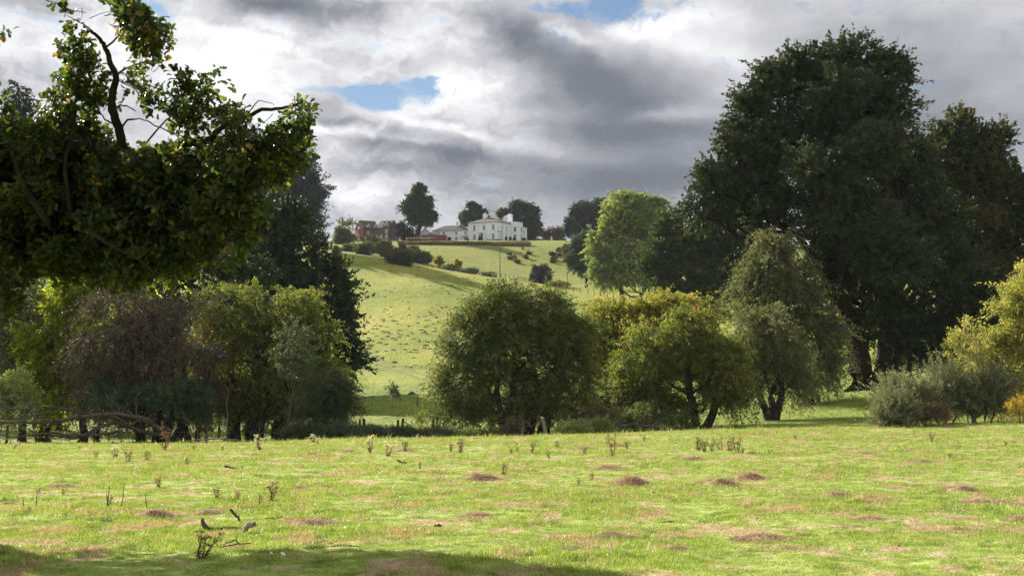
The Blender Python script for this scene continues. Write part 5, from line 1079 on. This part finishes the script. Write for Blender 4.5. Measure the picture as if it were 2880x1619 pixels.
# container, hedge and garden bits
simple('container_red', (.22, .05, .05), .6, .3, .2, 2); simple('container_purple', (.12, .08, .24), .6, .3, .2, 2)
def ribbed(name, label, u0, u1, vt, vb, D, mat, dep=2.5):
    p0 = P(u0, vb, D); m_ = mpp(D); w_ = (u1 - u0) * m_; h_ = (vb - vt) * m_; o = thing(name, label, 'container', p0, .05, 'metal containers below the lean-to'); mb = MB(); n = int(w_ / .3); x = np.linspace(0.1, w_ - .1, n * 2)
    y = np.where(np.arange(n * 2) % 4 < 2, 0, .06); V = [(a_, b_, z) for z in (.1, h_ - .12) for a_, b_ in zip(x, y)]; N_ = n * 2
    mb.add(V, [(i, i + 1, N_ + i + 1, N_ + i) for i in range(N_ - 1)]); mb.box(.1, w_ - .1, .07, dep, .05, h_ - .06); mb.build('shell', MATS[mat], o)
    f = MB(); f.box(0, w_, -.04, dep + .04, h_ - .05, h_ + .06); f.box(0, .098, -.04, .12, 0, h_ - .052); f.box(w_ - .098, w_, -.04, .12, 0, h_ - .052); f.box(.1, w_ - .1, -.04, .06, -.5, .09); f.build('frame', MATS[mat], o)
ribbed('shipping_container', 'purple metal container at the left end of the dark red one', 1069.5, 1078.5, 590.5, 603, 396, 'container_purple')
ribbed('shipping_container', 'long dark red metal container in front of the lean-to', 1079, 1124, 591, 603, 396, 'container_red')
leafmat('hedge_far', [(0, (.07, .07, .035)), (.5, (.13, .10, .06)), (1, (.22, .16, .10))], .2)
def hedge(name, label, u0, u1, D, hpx, mat, n, seed, dpt=1.4, leaf=.42, vb=None, cat='hedge'):
    rr_ = np.random.default_rng(seed); m_ = mpp(D); x0 = ray(u0, 950)[0] * D * K; x1 = ray(u1, 950)[0] * D * K
    x = rr_.uniform(x0, x1, n); y = D * K + rr_.uniform(-dpt, dpt, n); hh = hpx * m_ * (1 + .35 * vnoise(x * .35, x * 0 + seed)); z = H(x, y) + rr_.uniform(0, 1, n) ** .7 * hh
    b = np.array([x0, D * K, float(H(x0, D * K))]); o = thing(name, label, cat, b); mb = MB(); p = np.stack([x, y, z], -1)
    leaves_mb(mb, p, rsphere(n, rr_), leaf * rr_.uniform(.6, 1.3, n), rr_.normal(.5, .22, n), rr_); mb.build('foliage', MATS[mat], o, attr=True, origin=b)
    s_ = MB()
    for i in range(0, n, 400): s_.tube([p[i] * [1, 1, 0] + [0, 0, float(H(p[i][0], p[i][1])) - .1], p[i]], [.05, .02], 4)
    s_.build('stem', MATS['bark_dark'], o, origin=b)
hedge('hedge', 'long brownish hedge along the terrace edge below the white house', 998, 1335, 380, 8, 'hedge_far', 14000, 3)
hedge('hedge', 'brown scrubby bank left of the container', 1020, 1100, 384, 14, 'hedge_far', 5000, 4)
hedge('hedge', 'dark clipped hedge on the skyline right of the white house', 1340, 1425, 407, 9, 'leaf_dark', 3200, 5)
hedge('hedge', 'pale dry grass strip topping the right part of the terrace hedge', 1235, 1330, 379, 7, 'leaf_dead', 3000, 6, 1.2, .3)
hedge('hedge', 'dark shrubs against the foot of the brick mill', 885, 928, 398, 12, 'leaf_dark', 900, 7)
for k_, (u_, h_, w_, lab) in enumerate([(1207, 8, 2.2, 'domed clipped bush left of the porch'), (1273, 7, 2, 'cloud-clipped bush at the house corner'), (1284, 7, 2, 'second cloud-clipped bush by the garden side'), (1293, 6, 1.3, 'slim clipped bush before the rounded bay'), (1316, 4, 6, 'low dark shrubs at the right end of the house'), (1130, 6, 4, 'dark shrub at the right end of the red container'), (1176, 3, 1.6, 'small potted bush before the wing')]):
    tree('topiary_bush', lab, 394.5, u_, [(u_, 604 - h_ * .5, w_, h_ * .55)], 'leaf_dark', 130, 18, .20, .25, .1, trunk=.08, jit=.05, seed=200 + k_, cat='bush', group='clipped bushes round the white house', base=P(u_, 606, 394.5))
def pole(label, u, vt, vb, D, w_, arms, cat='utility pole', name='utility_pole'):
    b = P(u, vb, D); b[2] = float(H(b[0], b[1])); top = P(u, vt, D); m_ = mpp(D); o = thing(name, label, cat, b); MB().tube([b - [0, 0, .3], top], [w_, w_ * .7], 8).build('pole', MATS['post_wood'], o, True, b)
    for (dz_, hw) in arms:
        a_ = MB(); z = top[2] - dz_; a_.box(b[0] - hw, b[0] + hw, b[1] - w_ - .12, b[1] - w_ - .002, z - .07, z + .07)
        for s_ in (-1, -.45, .45, 1): a_.tube([(b[0] + s_ * hw * .92, b[1] - w_ - .06, z + .072), (b[0] + s_ * hw * .92, b[1] - w_ - .06, z + .3)], .07, 6)
        a_.build('crossarm', MATS['post_wood'], o, False, b)
pole('utility pole with a crossarm on the skyline left of the brick mill', 861, 546, 600, 390, .28, [(.5, 1.1)])
pole('wooden pole standing in front of the brick mill', 978, 562, 612, 350, .16, [(.3, .9)])
pole('tall thin pole with twin lamps in the pasture in front of the house corner', 1258, 581, 672, 318, .13, [(.25, .9)])
simple('statue_stone', (.62, .60, .56), .8, .2, .3, 4)
b = P(1388, 609, 400); b[2] = float(H(b[0], b[1])); m_ = mpp(400); o = thing('statue', 'small pale stone statue in front of the dark clipped hedge', 'statue', b)
MB().box(b[0] - .35, b[0] + .35, b[1] - .35, b[1] + .35, b[2] - .2, b[2] + .7).build('pedestal', MATS['statue_stone'], o, False, b)
MB().tube([b + [0, 0, .70], b + [0, 0, 1.1], b + [0, 0, 1.5], b + [0, 0, 1.72], b + [0, 0, 1.8], b + [0, 0, 1.95], b + [0, 0, 2.05]], [.26, .2, .27, .14, .1, .15, .08], 9).build('figure', MATS['statue_stone'], o, True, b)
simple('feeder', (.05, .05, .05), .7, .3, .2, 3); simple('sign_white', (.6, .6, .6), .6, .3)
p = hit(1315, 627); s = 6 * p[1] / FD; o = thing('feed_bin', 'dark square feed bin standing alone on the pasture', 'bin', p)
MB().box(p[0] - s * .5, p[0] + s * .5, p[1] - s * .5, p[1] + s * .5, p[2] + .15, p[2] + s * 1.1).build('body', MATS['feeder'], o, False, p); MB().box(p[0] - s * .4, p[0] + s * .1, p[1] - s * .5 - .03, p[1] - s * .5 - .003, p[2] + s * .7, p[2] + s * 1.).build('panel', MATS['sign_white'], o, False, p)
for k in (-1, 1): MB().box(p[0] + k * s * .42 - .06, p[0] + k * s * .42 + .06, p[1] - .1, p[1] + .1, p[2] - .2, p[2] + .148).build('leg', MATS['feeder'], o, False, p)
p = hit(1406, 633); tree('bush', 'tiny dark bush on the pasture right of the feed bin', p[1] / K, 1406, [(1406, 629, 4, 4)], 'leaf_dark', 40, 12, .4, .5, .1, trunk=.08, seed=230, cat='bush', base=p)
rp = np.random.default_rng(77)
for k_ in range(16):
    u_ = rp.uniform(1270, 1425); v_ = rp.uniform(640, 668); p = hit(u_, v_)
    tree('rush_clump', 'dark rush clump on the rough pasture below the feed bin', p[1] / K, u_, [(u_, v_ - 2, rp.uniform(3, 9), 3)], 'leaf_rust' if k_ % 3 else 'leaf_dark', 34, 12, .4, .7, .1, up=.6, trunk=.05, seed=240 + k_, cat='plant', group='rush clumps on the house pasture', base=p)

# ------------------------------------------------------------------ grass
m, g = newmat('grass_blade'); c, n4, n2, pos = grass_color(g)
a = g.n('ShaderNodeObjectInfo').outputs['Random']; rnd = g.n('ShaderNodeAttribute', attribute_name='tint').outputs['Fac']
c = g.mix(g.m('MULTIPLY', g.sstep(g.noise(g.vm('MULTIPLY', pos, (1.7, 1.2, 0)), 1.0, 4, .65), .56, .66), .6), c, (.05, .10, .012))
c = g.mix(1.0, c, g.ramp(rnd, [(0, (.5, .6, .5)), (.5, (1, 1, 1)), (1, (1.2, 1.2, 1.1))]), 'MULTIPLY')
c = g.mix(g.m('GREATER_THAN', rnd, .96), c, (.46, .38, .24))
p = principled(g, c, .45, .35); tl = g.n('ShaderNodeBsdfTranslucent'); g.put(tl.inputs['Color'], g.mix(1., c, (1.15, 1.2, .6), 'MULTIPLY'))
mx = g.n('ShaderNodeMixShader'); mx.inputs[0].default_value = .34; m.node_tree.links.new(p, mx.inputs[1]); m.node_tree.links.new(tl.outputs[0], mx.inputs[2]); finish(m, g, mx.outputs[0])
gcol = bpy.data.collections.new('grass_tufts')
rg = np.random.default_rng(12)
for k in range(7):
    mb = MB(); n = 60 if k < 5 else 12; rad = .13
    a = rg.uniform(0, 6.283, n); q = np.sqrt(rg.uniform(0, 1, n)) * rad; p = np.stack([np.cos(a) * q, np.sin(a) * q, np.full(n, -.012)], -1)
    d = unit(rg.normal(size=(n, 3)) * .55 + [0, 0, 1.0] if k < 5 else rg.normal(size=(n, 3)) * .25 + [0, 0, 1.0])
    L = rg.uniform(.022, .06, n) * (1.0 if k < 3 else 1.45) if k < 5 else rg.uniform(.08, .17, n)
    blades_mb(mb, p, d, L, rg.uniform(.0016, .0032, n), rg.uniform(0, 1, n) if k < 6 else rg.uniform(.9, 1, n), rg, .6)
    o = mb.build('grass_tuft', MATS['grass_blade'], None, attr=True); COL.objects.unlink(o); gcol.objects.link(o)
pts = []; sc = []; ix = []
for (y0, y1, dens, s0) in ((11, 18, 150, 1.0), (18, 27, 90, 1.1), (27, 40, 50, 1.25), (40, 56, 30, 1.5), (56, 82, 18, 1.8)):
    area = .40 * (y1 ** 2 - y0 ** 2); n = int(area * dens)
    y = np.sqrt(rg.uniform(y0 ** 2, y1 ** 2, n)); x = rg.uniform(-.40, .40, n) * y
    cl = fbm(x * .8, y * .6, 3); cl2 = fbm(x * .8 + 40, y * .7, 3)
    keep = rg.random(n) < np.clip(.85 + .8 * cl, .45, 1); 
    for (mx_, my_, ms_) in MOUNDS: keep &= ((x - mx_) ** 2 + (y - my_) ** 2) > (ms_ * .62) ** 2
    x, y, cl2 = x[keep], y[keep], cl2[keep]
    pts.append(np.stack([x, y, H(x, y)], -1)); sc.append(s0 * rg.uniform(.7, 1.2, len(x)) * np.clip(1 + 1.0 * cl2, .65, 1.5))
    t_ = rg.random(len(x)); ix.append(np.where(t_ < .96, rg.integers(0, 5, len(x)), np.where(t_ < .985, 5, 6)))
n = 1500; y = rg.uniform(60, 74, n); x = rg.uniform(-.37, .37, n) * y; keep = fbm(x * .5, y * .5, 3) > -.05; x, y = x[keep], y[keep]
pts.append(np.stack([x, y, H(x, y)], -1)); sc.append(rg.uniform(1.6, 3.2, len(x))); ix.append(rg.choice([3, 4, 5, 6], len(x), p=[.3, .3, .25, .15]))
pts = np.concatenate(pts); sc = np.concatenate(sc); ix = np.concatenate(ix)
me = bpy.data.meshes.new('grass'); me.vertices.add(len(pts)); me.vertices.foreach_set('co', pts.astype(np.float32).ravel())
rot = np.zeros((len(pts), 3)); rot[:, 2] = rg.uniform(0, 6.283, len(pts)); rot[:, :2] = rg.normal(size=(len(pts), 2)) * .08
me.attributes.new('rot', 'FLOAT_VECTOR', 'POINT').data.foreach_set('vector', rot.astype(np.float32).ravel())
me.attributes.new('scl', 'FLOAT', 'POINT').data.foreach_set('value', sc.astype(np.float32)); me.attributes.new('idx', 'INT', 'POINT').data.foreach_set('value', ix.astype(np.int32))
grass = bpy.data.objects.new('grass', me); COL.objects.link(grass); tag(grass, 'sunlit short pasture grass with dry patches covering the near field', 'grass', kind='stuff')
gn = bpy.data.node_groups.new('scatter', 'GeometryNodeTree'); gn.interface.new_socket('Geometry', in_out='INPUT', socket_type='NodeSocketGeometry'); gn.interface.new_socket('Geometry', in_out='OUTPUT', socket_type='NodeSocketGeometry')
gi = gn.nodes.new('NodeGroupInput'); go = gn.nodes.new('NodeGroupOutput'); iop = gn.nodes.new('GeometryNodeInstanceOnPoints'); ci = gn.nodes.new('GeometryNodeCollectionInfo')
ci.inputs['Collection'].default_value = gcol; ci.inputs['Separate Children'].default_value = True; ci.inputs['Reset Children'].default_value = True
def na(nm, ty):
    n_ = gn.nodes.new('GeometryNodeInputNamedAttribute'); n_.data_type = ty; n_.inputs['Name'].default_value = nm; return n_.outputs['Attribute']
gn.links.new(gi.outputs[0], iop.inputs['Points']); gn.links.new(ci.outputs[0], iop.inputs['Instance']); iop.inputs['Pick Instance'].default_value = True
gn.links.new(na('idx', 'INT'), iop.inputs['Instance Index']); gn.links.new(na('rot', 'FLOAT_VECTOR'), iop.inputs['Rotation']); gn.links.new(na('scl', 'FLOAT'), iop.inputs['Scale']); gn.links.new(iop.outputs[0], go.inputs[0])
grass.modifiers.new('scatter', 'NODES').node_group = gn

# ------------------------------------------------------------------ air
hz, g = newmat('haze'); vol = g.n('ShaderNodeVolumePrincipled'); vol.inputs['Color'].default_value = (.80, .87, 1, 1); vol.inputs['Density'].default_value = .00005; vol.inputs['Anisotropy'].default_value = 0.0
hz.node_tree.links.new(vol.outputs[0], g.n('ShaderNodeOutputMaterial').inputs['Volume'])
hb = MB(); hb.box(-6200, 6200, -6200, 6200, -140, 130); hb.build('haze', hz); tag(bpy.data.objects['haze'], 'thin pale air over the whole valley', 'haze', kind='stuff')
